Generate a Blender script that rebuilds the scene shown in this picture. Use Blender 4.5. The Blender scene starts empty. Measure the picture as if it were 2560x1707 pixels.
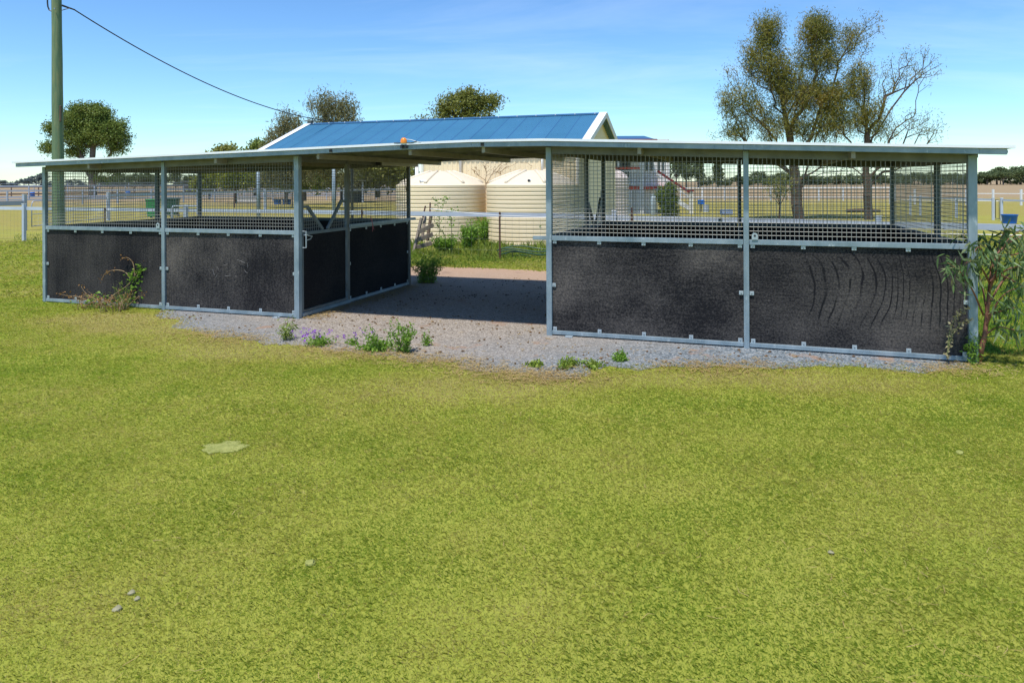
import bpy, bmesh, math, random
import numpy as np
from mathutils import Vector, noise
R=math.radians
sc=bpy.context.scene
COL=sc.collection
H=2.06; F=1784.0; ROLL=.0051
# ---- measuring helpers (plan positions worked out from the photograph) ----
def hor(px): return 450+ROLL*px
def at(px,py=None,Y=None,z=0.0):
    if py is None: py=hor(px)+(H-z)*F/Y
    if Y is None: Y=(H-z)*F/(py-hor(px))
    return Vector((((px-1280)+(py-456.5)*ROLL)*Y/F,Y,z))
def zat(px,py,Y): return H-(py-hor(px))*Y/F
EU=Vector((.9478,-.3190,0)); EV=Vector((.3190,.9478,0))
def uv(u,v,z=0.): return EU*u+EV*v+Vector((0,0,z))
def touv(p): return p.x*EU.x+p.y*EU.y, p.x*EV.x+p.y*EV.y

# ---- materials ----
def newmat(name):
    m=bpy.data.materials.new(name); m.use_nodes=True
    nt=m.node_tree; nt.nodes.clear()
    o=nt.nodes.new('ShaderNodeOutputMaterial'); return m,nt,o
def N(nt,t,**k):
    n=nt.nodes.new(t)
    for a,b in k.items():
        if a.startswith('_'): setattr(n,a[1:],b)
        else: n.inputs[a].default_value=b
    return n
def c4(c): return (c[0],c[1],c[2],1)
def ramp(nt,stops):
    r=nt.nodes.new('ShaderNodeValToRGB'); e=r.color_ramp.elements
    e[0].position=stops[0][0]; e[0].color=c4(stops[0][1]); e[1].position=stops[-1][0]; e[1].color=c4(stops[-1][1])
    for p,c in stops[1:-1]:
        x=e.new(p); x.color=c4(c)
    return r
def g3(v): return (v,v,v)
def pos(nt,scale=(1,1,1),coord='Object'):
    tc=nt.nodes.new('ShaderNodeTexCoord'); mp=nt.nodes.new('ShaderNodeMapping')
    mp.inputs['Scale'].default_value=scale; nt.links.new(tc.outputs[coord],mp.inputs['Vector']); return mp.outputs[0]
def nz(nt,vec,scale,detail=4,rough=.6,dist=0):
    n=nt.nodes.new('ShaderNodeTexNoise'); n.inputs['Scale'].default_value=scale; n.inputs['Detail'].default_value=detail
    n.inputs['Roughness'].default_value=rough; n.inputs['Distortion'].default_value=dist
    nt.links.new(vec,n.inputs['Vector']); return n.outputs['Fac']
def mixc(nt,f,a,b,mode='MIX'):
    m=nt.nodes.new('ShaderNodeMix'); m.data_type='RGBA'; m.blend_type=mode
    for s,i in ((f,0),(a,6),(b,7)):
        if hasattr(s,'is_output'): nt.links.new(s,m.inputs[i])
        elif i==0: m.inputs[0].default_value=s
        else: m.inputs[i].default_value=c4(s)
    return m.outputs[2]
def mth(nt,op,a,b=0.,c=None):
    m=nt.nodes.new('ShaderNodeMath'); m.operation=op
    for i,s in enumerate((a,b,c)):
        if s is None: continue
        if hasattr(s,'is_output'): nt.links.new(s,m.inputs[i])
        else: m.inputs[i].default_value=s
    return m.outputs[0]
def pmat(name,c1,c2,scale=6,rough=.6,metal=0.,bump=0.,bscale=None,stretch=(1,1,1),spots=None,spotpos=.68,detail=5,rvar=.1):
    m,nt,o=newmat(name)
    b=nt.nodes.new('ShaderNodeBsdfPrincipled'); b.inputs['Metallic'].default_value=metal
    v=pos(nt,stretch)
    f=nz(nt,v,scale,detail)
    r=ramp(nt,[(.3,c1),(.7,c2)]); nt.links.new(f,r.inputs[0]); colr=r.outputs[0]
    if spots:
        f2=nz(nt,v,scale*2.3,6,.7)
        r2=ramp(nt,[(spotpos,g3(0)),(spotpos+.08,g3(1))]); nt.links.new(f2,r2.inputs[0])
        colr=mixc(nt,r2.outputs[0],colr,spots)
    nt.links.new(colr,b.inputs['Base Color'])
    rr=mth(nt,'MULTIPLY_ADD',f,rvar*2,rough-rvar); nt.links.new(rr,b.inputs['Roughness'])
    if bump:
        bn=nt.nodes.new('ShaderNodeBump'); bn.inputs['Strength'].default_value=bump; bn.inputs['Distance'].default_value=.02
        nt.links.new(nz(nt,v,bscale or scale*4,4),bn.inputs['Height']); nt.links.new(bn.outputs[0],b.inputs['Normal'])
    nt.links.new(b.outputs[0],o.inputs[0]); return m
def leafmat(name,cols,trans=.3,nscale=.6,namp=.5,gain=1.5):
    m,nt,o=newmat(name)
    a=nt.nodes.new('ShaderNodeAttribute'); a.attribute_name='rnd'
    f=nz(nt,pos(nt),nscale,3)
    s=mth(nt,'ADD',mth(nt,'MULTIPLY',a.outputs['Fac'],1-namp),mth(nt,'MULTIPLY',mth(nt,'SUBTRACT',mth(nt,'MULTIPLY',f,2.2),.6),namp))
    r=ramp(nt,[(i/(len(cols)-1),tuple(x*gain for x in c)) for i,c in enumerate(cols)]); nt.links.new(s,r.inputs[0])
    d=nt.nodes.new('ShaderNodeBsdfPrincipled'); d.inputs['Roughness'].default_value=.55; nt.links.new(r.outputs[0],d.inputs['Base Color'])
    d.inputs['Specular IOR Level'].default_value=.3
    t=nt.nodes.new('ShaderNodeBsdfTranslucent'); nt.links.new(r.outputs[0],t.inputs[0])
    x=nt.nodes.new('ShaderNodeMixShader'); x.inputs[0].default_value=trans
    nt.links.new(d.outputs[0],x.inputs[1]); nt.links.new(t.outputs[0],x.inputs[2]); nt.links.new(x.outputs[0],o.inputs[0]); return m

M={}
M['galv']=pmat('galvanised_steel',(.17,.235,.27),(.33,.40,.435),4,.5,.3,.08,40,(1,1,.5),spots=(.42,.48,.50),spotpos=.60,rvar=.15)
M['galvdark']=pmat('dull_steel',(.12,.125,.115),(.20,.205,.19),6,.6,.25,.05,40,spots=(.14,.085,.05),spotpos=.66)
M['galvshade']=pmat('shaded_blue_steel',(.055,.080,.088),(.10,.135,.145),5,.55,.3)  # galvanised steel with the shade under the roof put into its colour
M['gatesteel']=pmat('worn_gate_steel',(.11,.14,.15),(.20,.235,.24),5,.6,.3,spots=(.15,.10,.06),spotpos=.66)
M['rafter']=pmat('bounce_lit_rafter_steel',(.25,.22,.155),(.35,.32,.235),6,.6,.1)  # tan tone paints the light bounced up from the ground
M['capping']=pmat('white_capping',(.80,.82,.83),(.88,.89,.90),3,.4,.1)
M['wire']=pmat('galvanised_wire',(.26,.26,.24),(.35,.35,.32),3,.5,.3)
M['clip']=pmat('zinc_plate',(.36,.42,.45),(.48,.54,.56),20,.45,.4)
M['chalk']=pmat('faded_chalk',(.20,.19,.18),(.28,.27,.26),30,.9)
M['bolt']=pmat('bolt_zinc',(.25,.28,.3),(.35,.38,.4),20,.4,.6)
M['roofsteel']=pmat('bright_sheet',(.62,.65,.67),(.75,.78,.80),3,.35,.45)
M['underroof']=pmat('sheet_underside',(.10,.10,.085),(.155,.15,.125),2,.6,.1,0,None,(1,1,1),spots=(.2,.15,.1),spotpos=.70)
M['cream']=pmat('cream_wall_sheet',(.80,.66,.42),(.84,.70,.46),.8,.55,0)
M['creamtrim']=pmat('cream_trim',(.74,.70,.60),(.80,.76,.66),2,.5)
M['tank']=pmat('cream_tank_plastic',(.84,.67,.42),(.88,.72,.48),.9,.45,0,.03,30,(1,1,.5),spots=(.74,.58,.36),spotpos=.66)
M['tankdome']=pmat('faded_tank_plastic',(.66,.56,.40),(.71,.61,.45),1.2,.5,0)
M['tankpink']=pmat('pale_tank_plastic',(.62,.53,.47),(.68,.58,.51),1,.5)
M['hole']=pmat('dark_hollow',(.015,.015,.015),(.03,.028,.025),5,.8)
M['pvc']=pmat('white_pvc',(.72,.72,.70),(.80,.80,.78),2,.4)
M['white']=pmat('white_paint',(.66,.66,.66),(.76,.76,.75),2,.5)
M['whitewall']=pmat('white_board_wall',(.82,.81,.80),(.88,.87,.86),2,.6)
M['railpaint']=pmat('pale_grey_rail',(.42,.47,.55),(.52,.57,.65),1.5,.5,.1)
M['fargrey']=pmat('grey_pipe_rail',(.30,.34,.40),(.42,.46,.52),.4,.55,.1)
M['brownrail']=pmat('brown_timber_rail',(.12,.08,.06),(.2,.14,.1),1,.8)
M['picket']=pmat('rusty_picket',(.06,.025,.018),(.11,.05,.035),12,.85)
M['red']=pmat('red_paint',(.55,.06,.035),(.66,.10,.05),3,.5)
M['darkred']=pmat('dark_red_paint',(.20,.02,.025),(.27,.03,.035),3,.5)
M['bluetub']=pmat('blue_plastic',(.0,.10,.42),(.01,.14,.52),4,.4)
M['bluepale']=pmat('faded_blue_plastic',(.07,.16,.36),(.12,.22,.44),6,.5)
M['greenbin']=pmat('green_plastic',(.02,.22,.06),(.03,.28,.08),3,.45)
M['darkgreenbin']=pmat('dark_green_plastic',(.012,.06,.035),(.02,.085,.05),3,.45)
M['glass_shade']=pmat('dark_window_and_shade',(.03,.045,.05),(.05,.07,.08),2,.15)
M['gas']=pmat('grey_cylinder_paint',(.33,.40,.42),(.40,.46,.48),4,.4,.2)
M['amber']=pmat('amber_plastic',(.75,.20,.01),(.85,.28,.02),10,.25)
M['black']=pmat('black_plastic',(.012,.012,.016),(.025,.025,.03),10,.5)
M['lampwhite']=pmat('dusty_lamp_plastic',(.42,.40,.34),(.52,.50,.43),5,.5)
M['pole']=None
M['weathered']=pmat('weathered_timber',(.13,.10,.075),(.30,.25,.20),7,.85,0,.5,40,(1,1,.2))
M['bark']=pmat('bark',(.055,.038,.026),(.12,.085,.06),6,.9,0,.6,20,(1,1,.25),spots=(.12,.10,.03),spotpos=.6)
M['barkgrey']=pmat('grey_bark',(.10,.08,.065),(.2,.165,.135),6,.9,0,.5,20,(1,1,.3))
M['stemred']=pmat('reddish_stem',(.16,.06,.035),(.26,.12,.07),14,.7,0,.2,60)
M['drystem']=pmat('dry_stem',(.20,.12,.06),(.38,.27,.15),20,.8)
M['greenstem']=pmat('green_stem',(.10,.14,.04),(.18,.2,.07),20,.7)
M['concrete']=pmat('pale_concrete',(.5,.48,.45),(.6,.58,.54),3,.8)
M['hose']=pmat('green_hose',(.02,.07,.04),(.04,.11,.06),9,.5)
M['twine']=pmat('pink_twine',(.45,.10,.12),(.6,.2,.2),20,.8)
M['sheetdark']=pmat('dark_paint_and_shade',(.05,.05,.05),(.09,.09,.085),2,.7)

# treated pole: long vertical streaks of green and brown
m,nt,o=newmat('treated_green_timber'); b=nt.nodes.new('ShaderNodeBsdfPrincipled'); b.inputs['Roughness'].default_value=.8
v=pos(nt,(5,5,.5)); f=nz(nt,v,2.2,6,.65); r=ramp(nt,[(.3,(.04,.085,.045)),(.48,(.12,.17,.08)),(.6,(.24,.23,.10)),(.72,(.12,.08,.035))]); nt.links.new(f,r.inputs[0])
v2=pos(nt,(1,1,.6)); f2=nz(nt,v2,3,5); c=mixc(nt,mth(nt,'MULTIPLY',f2,.8),r.outputs[0],(.14,.23,.13))
nt.links.new(c,b.inputs['Base Color'])
bn=nt.nodes.new('ShaderNodeBump'); bn.inputs['Strength'].default_value=.5; bn.inputs['Distance'].default_value=.02; nt.links.new(nz(nt,pos(nt,(9,9,.6)),3,4),bn.inputs['Height']); nt.links.new(bn.outputs[0],b.inputs['Normal'])
nt.links.new(b.outputs[0],o.inputs[0]); M['pole']=m

# rubber wall sheets: dusty black with fibre grain, streaks, rub lines
def rubber(name,dust=1.,lines=None,streak=(1,1,1),seed=0.,flip=(1,1)):
    m,nt,o=newmat(name); b=nt.nodes.new('ShaderNodeBsdfPrincipled'); b.inputs['Roughness'].default_value=.9
    b.inputs['Specular IOR Level'].default_value=.15
    tc=nt.nodes.new('ShaderNodeTexCoord'); mp=nt.nodes.new('ShaderNodeMapping'); nt.links.new(tc.outputs['UV'],mp.inputs[0]); mp.inputs['Location'].default_value=(seed,seed*.7,seed*.3)
    base=mp.outputs[0]
    def sv(s):
        q=nt.nodes.new('ShaderNodeMapping'); q.inputs['Scale'].default_value=s; nt.links.new(base,q.inputs[0]); return q.outputs[0]
    big=nz(nt,sv((.8,.8,1)),1.1,3,.5)
    grain=nz(nt,sv((16,16,1)),2.6,4,.8)
    fx=nz(nt,sv((2.5,34,1)),1.5,3,.7)
    fy=nz(nt,sv((30,2.0,1)),1.3,3,.7)
    s=mth(nt,'ADD',mth(nt,'MULTIPLY',big,.9),mth(nt,'MULTIPLY',grain,1.05))
    s=mth(nt,'ADD',s,mth(nt,'MULTIPLY',fx,streak[0]*.35)); s=mth(nt,'ADD',s,mth(nt,'MULTIPLY',fy,streak[1]*.35))
    s=mth(nt,'SUBTRACT',mth(nt,'MULTIPLY',s,1.35),1.18)
    if lines:
        x0,x1,n=lines
        sp=nt.nodes.new('ShaderNodeSeparateXYZ'); nt.links.new(tc.outputs['UV'],sp.inputs[0])
        xx=mth(nt,'POWER',mth(nt,'MAXIMUM',mth(nt,'DIVIDE',sp.outputs[0],2.4),.01),1.7)
        bend=mth(nt,'MULTIPLY',mth(nt,'SINE',mth(nt,'MULTIPLY_ADD',sp.outputs[1],4.6,.9)),.030)
        lowx=mth(nt,'MULTIPLY',nz(nt,sv((1.2,.8,1)),1.4,2,.4),.17)
        ph_=mth(nt,'ADD',mth(nt,'ADD',xx,bend),lowx)
        sn_=mth(nt,'SINE',mth(nt,'MULTIPLY',ph_,6.2832*n))
        wr=ramp(nt,[(.88,g3(0)),(.995,g3(1))]); nt.links.new(mth(nt,'MULTIPLY_ADD',sn_,.5,.5),wr.inputs[0])
        ma=ramp(nt,[(x0,g3(0)),(x0+.05,g3(1)),(x1-.05,g3(1)),(x1,g3(0))]); nt.links.new(mth(nt,'DIVIDE',sp.outputs[0],3.),ma.inputs[0])
        mb_=ramp(nt,[(.22,g3(0)),(.4,g3(1)),(.85,g3(1)),(.97,g3(0))]); nt.links.new(mth(nt,'DIVIDE',sp.outputs[1],1.3),mb_.inputs[0])
        k=mth(nt,'MULTIPLY',mth(nt,'MULTIPLY',wr.outputs[0],ma.outputs[0]),mb_.outputs[0])
        k=mth(nt,'MULTIPLY',k,mth(nt,'MULTIPLY_ADD',nz(nt,sv((1.6,1.5,1)),2,2),4.6,-1.75))
        s=mth(nt,'SUBTRACT',s,mth(nt,'MULTIPLY',mth(nt,'MINIMUM',mth(nt,'MAXIMUM',k,0.),1.),.5))
    r=ramp(nt,[(.18,(.012,.012,.014)),(.5,tuple(.018+dust*x for x in (.040,.035,.032))),(.85,tuple(.02+dust*x for x in (.115,.098,.083)))]); nt.links.new(s,r.inputs[0])
    # a few pale specks and scratches
    sp2=nz(nt,sv((14,14,1)),3.1,2,.5); rs=ramp(nt,[(.775,g3(0)),(.79,g3(1))]); nt.links.new(sp2,rs.inputs[0])
    c=mixc(nt,rs.outputs[0],r.outputs[0],(.16,.15,.14))
    nt.links.new(c,b.inputs['Base Color'])
    bn=nt.nodes.new('ShaderNodeBump'); bn.inputs['Strength'].default_value=.35; bn.inputs['Distance'].default_value=.01; nt.links.new(s,bn.inputs['Height']); nt.links.new(bn.outputs[0],b.inputs['Normal'])
    nt.links.new(b.outputs[0],o.inputs[0]); return m
M['rub1']=rubber('rubber_sheet_a',.8,None,(.2,.9),1.3)
M['rub2']=rubber('rubber_sheet_b',1.0,None,(.2,1.0),4.7)
M['rub3']=rubber('rubber_sheet_c',1.15,None,(.9,.1),8.1)
M['rub4']=rubber('rubber_sheet_d',1.1,(.22,.80,21.),(.9,.1),12.9)
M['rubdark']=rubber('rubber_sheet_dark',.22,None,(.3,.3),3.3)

# corrugated blue roofing
def blueroof():
    m,nt,o=newmat('blue_roof_paint'); b=nt.nodes.new('ShaderNodeBsdfPrincipled'); b.inputs['Roughness'].default_value=.4
    v=pos(nt); f=nz(nt,v,.5,4); r=ramp(nt,[(.3,(.030,.13,.225)),(.7,(.042,.16,.27))]); nt.links.new(f,r.inputs[0])
    uvn=nt.nodes.new('ShaderNodeUVMap'); sp=nt.nodes.new('ShaderNodeSeparateXYZ'); nt.links.new(uvn.outputs[0],sp.inputs[0])
    fr=mth(nt,'FRACT',mth(nt,'DIVIDE',sp.outputs[0],.762)); seam=mth(nt,'LESS_THAN',fr,.045)
    c=mixc(nt,mth(nt,'MULTIPLY',seam,.7),r.outputs[0],(.015,.06,.16))
    # sheets of slightly different fading
    sn=nt.nodes.new('ShaderNodeTexWhiteNoise'); sn.noise_dimensions='1D'; nt.links.new(mth(nt,'FLOOR',mth(nt,'DIVIDE',sp.outputs[0],.762)),sn.inputs['W'])
    c=mixc(nt,mth(nt,'MULTIPLY',sn.outputs[0],.18),c,(.07,.22,.38))
    # screw heads in rows
    a=mth(nt,'ABSOLUTE',mth(nt,'SUBTRACT',mth(nt,'FRACT',mth(nt,'DIVIDE',sp.outputs[0],.254)),.5)); d=mth(nt,'ABSOLUTE',mth(nt,'SUBTRACT',mth(nt,'FRACT',mth(nt,'DIVIDE',sp.outputs[1],.95)),.5))
    dot=mth(nt,'MULTIPLY',mth(nt,'LESS_THAN',a,.07),mth(nt,'LESS_THAN',d,.022))
    c=mixc(nt,mth(nt,'MULTIPLY',dot,.6),c,(.02,.05,.12))
    nt.links.new(c,b.inputs['Base Color']); nt.links.new(b.outputs[0],o.inputs[0]); return m
M['blueroof']=blueroof()

# ground and gravel
def groundmat():
    m,nt,o=newmat('lawn_and_paddock'); b=nt.nodes.new('ShaderNodeBsdfPrincipled'); b.inputs['Roughness'].default_value=.95; b.inputs['Specular IOR Level'].default_value=.1
    p=pos(nt); sp=nt.nodes.new('ShaderNodeSeparateXYZ'); nt.links.new(p,sp.inputs[0])
    big=nz(nt,p,.09,5,.6); mid=nz(nt,p,.9,5,.65); fine=nz(nt,p,26,4,.8)
    g=ramp(nt,[(.25,(.20,.255,.03)),(.5,(.285,.30,.048)),(.75,(.30,.285,.07))]); nt.links.new(mth(nt,'ADD',mth(nt,'MULTIPLY',mid,.5),mth(nt,'MULTIPLY',fine,.5)),g.inputs[0])
    d=ramp(nt,[(.3,(.20,.19,.045)),(.55,(.29,.225,.07)),(.8,(.27,.175,.07))]); nt.links.new(mth(nt,'ADD',mth(nt,'MULTIPLY',mid,.6),mth(nt,'MULTIPLY',fine,.4)),d.inputs[0])
    # drier with distance from the lawn (y), patchy
    yy=mth(nt,'ADD',mth(nt,'MULTIPLY',sp.outputs[1],.014),mth(nt,'MULTIPLY',big,1.0))
    dr=ramp(nt,[(.72,g3(0)),(1.0,g3(.75))]); nt.links.new(yy,dr.inputs[0])
    c=mixc(nt,dr.outputs[0],g.outputs[0],d.outputs[0])
    far=ramp(nt,[(.0,(.30,.235,.12)),(1,(.29,.20,.125))]); nt.links.new(big,far.inputs[0])
    y2=mth(nt,'ADD',mth(nt,'MULTIPLY',sp.outputs[1],.0085),mth(nt,'MULTIPLY',big,.5)); fr=ramp(nt,[(.8,g3(0)),(1.0,g3(1))]); nt.links.new(y2,fr.inputs[0])
    c=mixc(nt,fr.outputs[0],c,far.outputs[0])
    nt.links.new(c,b.inputs['Base Color'])
    bn=nt.nodes.new('ShaderNodeBump'); bn.inputs['Strength'].default_value=.6; bn.inputs['Distance'].default_value=.03; nt.links.new(fine,bn.inputs['Height']); nt.links.new(bn.outputs[0],b.inputs['Normal'])
    nt.links.new(b.outputs[0],o.inputs[0]); return m
def gravelmat():
    m,nt,o=newmat('crushed_gravel'); b=nt.nodes.new('ShaderNodeBsdfPrincipled'); b.inputs['Roughness'].default_value=.9; b.inputs['Specular IOR Level'].default_value=.2
    p=pos(nt); 
    vo=nt.nodes.new('ShaderNodeTexVoronoi'); vo.inputs['Scale'].default_value=60; nt.links.new(p,vo.inputs[0])
    sepc=nt.nodes.new('ShaderNodeSeparateColor'); nt.links.new(vo.outputs['Color'],sepc.inputs[0])
    st=ramp(nt,[(.0,(.055,.068,.078)),(.4,(.135,.165,.185)),(.8,(.23,.265,.285)),(1,(.40,.40,.39))]); nt.links.new(sepc.outputs[0],st.inputs[0])
    st2=ramp(nt,[(.0,(.15,.125,.10)),(.5,(.285,.245,.20)),(1,(.42,.37,.315))]); nt.links.new(sepc.outputs[1],st2.inputs[0])
    # aisle: trodden, browner toward the back, warmed to lift roof shade (object v axis)
    dp=nt.nodes.new('ShaderNodeVectorMath'); dp.operation='DOT_PRODUCT'; nt.links.new(p,dp.inputs[0]); dp.inputs[1].default_value=(.319,.9478,0)
    big=nz(nt,p,.55,5,.6)
    vv=mth(nt,'ADD',mth(nt,'MULTIPLY',dp.outputs['Value'],.30),mth(nt,'MULTIPLY',big,1.4))
    du=nt.nodes.new('ShaderNodeVectorMath'); du.operation='DOT_PRODUCT'; nt.links.new(p,du.inputs[0]); du.inputs[1].default_value=(.9478,-.319,0)
    au=mth(nt,'MULTIPLY',mth(nt,'ABSOLUTE',mth(nt,'ADD',du.outputs['Value'],4.6)),-.30)
    k=ramp(nt,[(0,g3(0)),(1,g3(1))]); nt.links.new(mth(nt,'ADD',mth(nt,'MULTIPLY_ADD',vv,1.1,-2.35),au),k.inputs[0])
    c=mixc(nt,k.outputs[0],st.outputs[0],st2.outputs[0])
    rd=nt.nodes.new('ShaderNodeMapRange'); rd.inputs[1].default_value=3.0; rd.inputs[2].default_value=4.9; nt.links.new(mth(nt,'ADD',mth(nt,'MULTIPLY',dp.outputs['Value'],.28),mth(nt,'MULTIPLY',big,.8)),rd.inputs[0])
    c=mixc(nt,mth(nt,'MULTIPLY',rd.outputs[0],.85),c,(.42,.27,.17))
    # pinkish sandy patches showing through
    pt=nz(nt,p,1.5,5,.6); pr=ramp(nt,[(.61,g3(0)),(.67,g3(.85))]); nt.links.new(pt,pr.inputs[0]); c=mixc(nt,pr.outputs[0],c,(.30,.20,.14))
    fine=nz(nt,p,9,5,.7); fr=ramp(nt,[(.66,g3(0)),(.7,g3(.6))]); nt.links.new(fine,fr.inputs[0]); c=mixc(nt,fr.outputs[0],c,(.19,.125,.065))
    nt.links.new(c,b.inputs['Base Color'])
    bn=nt.nodes.new('ShaderNodeBump'); bn.inputs['Strength'].default_value=.8; bn.inputs['Distance'].default_value=.012; nt.links.new(vo.outputs['Distance'],bn.inputs['Height']); nt.links.new(bn.outputs[0],b.inputs['Normal'])
    nt.links.new(b.outputs[0],o.inputs[0]); return m
M['ground']=groundmat(); M['gravel']=gravelmat()
M['reddirt']=pmat('red_dirt',(.30,.17,.09),(.42,.25,.15),2,.95)

# leaves
M['grass']=leafmat('grass_blades',[(.19,.315,.028),(.265,.36,.038),(.34,.392,.058),(.42,.415,.095),(.48,.435,.15),(.56,.48,.21)],.56,.55,.25,gain=1.0)
M['straw']=leafmat('dry_straw',[(.30,.20,.07),(.42,.30,.12),(.5,.38,.18)],.2,gain=1)
M['weed']=leafmat('weed_leaves',[(.05,.11,.012),(.10,.18,.02),(.17,.24,.035)],.4,gain=1.9)
M['weedtall']=leafmat('tall_grass',[(.06,.12,.012),(.12,.19,.02),(.2,.24,.04),(.28,.25,.08)],.35)
M['leafcas']=leafmat('olive_needles',[(.035,.045,.012),(.07,.075,.015),(.12,.105,.018),(.19,.10,.018)],.28,.9,.5,gain=2.3)
M['leafcas2']=leafmat('brown_needles',[(.05,.055,.025),(.09,.085,.035),(.12,.10,.04)],.3,.9,.5,gain=2.3)
M['leafbig']=leafmat('dark_green_leaves',[(.025,.042,.010),(.05,.075,.014),(.085,.105,.02),(.11,.12,.03)],.3,.35,.5,gain=2.5)
M['leafolive']=leafmat('olive_leaves',[(.04,.05,.012),(.08,.085,.018),(.13,.12,.022)],.3,.5,.5,gain=2.8)
M['leafbright']=leafmat('yellow_green_leaves',[(.08,.11,.012),(.15,.17,.018),(.24,.20,.02)],.3,.5,.5)
M['leaffar']=leafmat('far_tree_leaves',[(.028,.042,.018),(.05,.065,.025),(.075,.085,.03)],.3,.2,.5,gain=2.6)
M['leafhaze']=leafmat('hazed_far_leaves',[(.045,.065,.065),(.07,.09,.085),(.09,.11,.09)],.3,.2,.5,gain=1.7)  # distance haze tinted into the leaf colour
M['leafeuc']=leafmat('grey_green_leaves',[(.03,.065,.018),(.055,.10,.032),(.09,.14,.05),(.13,.18,.085),(.20,.19,.08)],.3,1.5,.25)
M['leafdry']=leafmat('dry_brown_leaves',[(.12,.06,.02),(.22,.11,.03),(.30,.17,.06)],.2)
M['flower']=leafmat('purple_petals',[(.22,.06,.42),(.32,.11,.52),(.42,.18,.62)],.3,gain=1)
M['seed']=leafmat('pale_seed_heads',[(.35,.30,.15),(.45,.40,.22)],.3,gain=1)
M['debris']=leafmat('manure_and_bark_bits',[(.06,.035,.015),(.14,.08,.035),(.30,.18,.09)],.0,gain=1)

# ---- mesh tools ----
ORG={}
class MB:
    def __init__(s): s.v=[]; s.f=[]; s.uv=None
    def add(s,vs,fs):
        n=len(s.v); s.v+= [tuple(x) for x in vs]; s.f+=[tuple(i+n for i in f) for f in fs]; return s
    def box(s,c,size,ax=None):
        c=Vector(c); a,b,d=ax or (Vector((1,0,0)),Vector((0,1,0)),Vector((0,0,1)))
        a=a*size[0]/2; b=b*size[1]/2; d=d*size[2]/2
        return s.add([c+a*i+b*j+d*k for k in (-1,1) for j in (-1,1) for i in (-1,1)],[(0,2,3,1),(4,5,7,6),(0,1,5,4),(2,6,7,3),(0,4,6,2),(1,3,7,5)])
    def bar(s,p,q,w,h,up=Vector((0,0,1))):
        p=Vector(p);q=Vector(q); d=q-p; L=d.length; d.normalize(); a=d.cross(up)
        if a.length<1e-4: a=EU.copy()
        a.normalize(); b=a.cross(d); return s.box((p+q)/2,(w,L,h),(a,d,b))
    def tube(s,p,q,r0,r1=None,n=8,cap=True):
        p=Vector(p);q=Vector(q); r1=r0 if r1 is None else r1; d=(q-p).normalized()
        a=d.cross(Vector((0,0,1)) if abs(d.z)<.9 else Vector((1,0,0))).normalized(); b=d.cross(a)
        vs=[]
        for c,r in ((p,r0),(q,r1)):
            vs+=[c+(a*math.cos(t)+b*math.sin(t))*r for t in [2*math.pi*i/n for i in range(n)]]
        fs=[(i,(i+1)%n,n+(i+1)%n,n+i) for i in range(n)]
        if cap: fs+=[tuple(range(n))[::-1],tuple(range(n,2*n))]
        return s.add(vs,fs)
    def path(s,pts,r,n=6):
        pts=[Vector(p) for p in pts]; vs=[]; rr=r if isinstance(r,(list,tuple)) else [r]*len(pts)
        prev=None
        for i,p in enumerate(pts):
            d=(pts[min(i+1,len(pts)-1)]-pts[max(i-1,0)]).normalized()
            a=d.cross(Vector((0,0,1)) if abs(d.z)<.95 else Vector((1,0,0))) if prev is None else (prev-d*prev.dot(d))
            a.normalize(); prev=a; b=d.cross(a)
            vs+=[p+(a*math.cos(2*math.pi*k/n)+b*math.sin(2*math.pi*k/n))*rr[i] for k in range(n)]
        fs=[]
        for i in range(len(pts)-1):
            for k in range(n): fs.append((i*n+k,i*n+(k+1)%n,(i+1)*n+(k+1)%n,(i+1)*n+k))
        fs+=[tuple(range(n))[::-1],tuple((len(pts)-1)*n+k for k in range(n))]
        return s.add(vs,fs)
    def lathe(s,c,prof,n=48,a0=0,a1=2*math.pi):
        c=Vector(c); vs=[]; full=abs(a1-a0-2*math.pi)<1e-6
        for r,z in prof:
            vs+=[c+Vector((math.cos(a0+(a1-a0)*i/n)*r,math.sin(a0+(a1-a0)*i/n)*r,z)) for i in range(n)]
        fs=[]
        for j in range(len(prof)-1):
            for i in range(n): fs.append((j*n+i,j*n+(i+1)%n,(j+1)*n+(i+1)%n,(j+1)*n+i))
        return s.add(vs,fs)
    def prism(s,poly,vec):
        vec=Vector(vec); n=len(poly); P=[Vector(p) for p in poly]
        return s.add(P+[p+vec for p in P],[tuple(range(n))[::-1],tuple(range(n,2*n))]+[(i,(i+1)%n,n+(i+1)%n,n+i) for i in range(n)])
def link(name,me,parent=None):
    o=bpy.data.objects.new(name,me); COL.objects.link(o)
    if parent is not None: o.parent=parent; ORG[o.name]=ORG[parent.name]
    return o
def P(name,mb,mat,parent=None,smooth=False,bevel=0,org=None,label=None):
    og=ORG[parent.name] if parent is not None else (org or Vector((0,0,0)))
    me=bpy.data.meshes.new(name)
    me.from_pydata([(x-og.x,y-og.y,z-og.z) for x,y,z in mb.v],[],mb.f); me.validate(); me.update()
    bm=bmesh.new(); bm.from_mesh(me); bmesh.ops.recalc_face_normals(bm,faces=bm.faces); bm.to_mesh(me); bm.free()
    me.materials.append(M[mat] if isinstance(mat,str) else mat)
    if smooth: me.polygons.foreach_set('use_smooth',[True]*len(me.polygons))
    o=link(name,me,parent)
    if parent is None: o.location=og; ORG[o.name]=og
    if bevel:
        bv=o.modifiers.new('bevel','BEVEL'); bv.width=bevel; bv.segments=2; bv.limit_method='ANGLE'
    if label: o['label']=label
    return o
def tag(o,label,cat,group=None,kind=None):
    if label: o['label']=label
    if cat: o['category']=cat
    if group: o['group']=group
    if kind: o['kind']=kind
    return o
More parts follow.
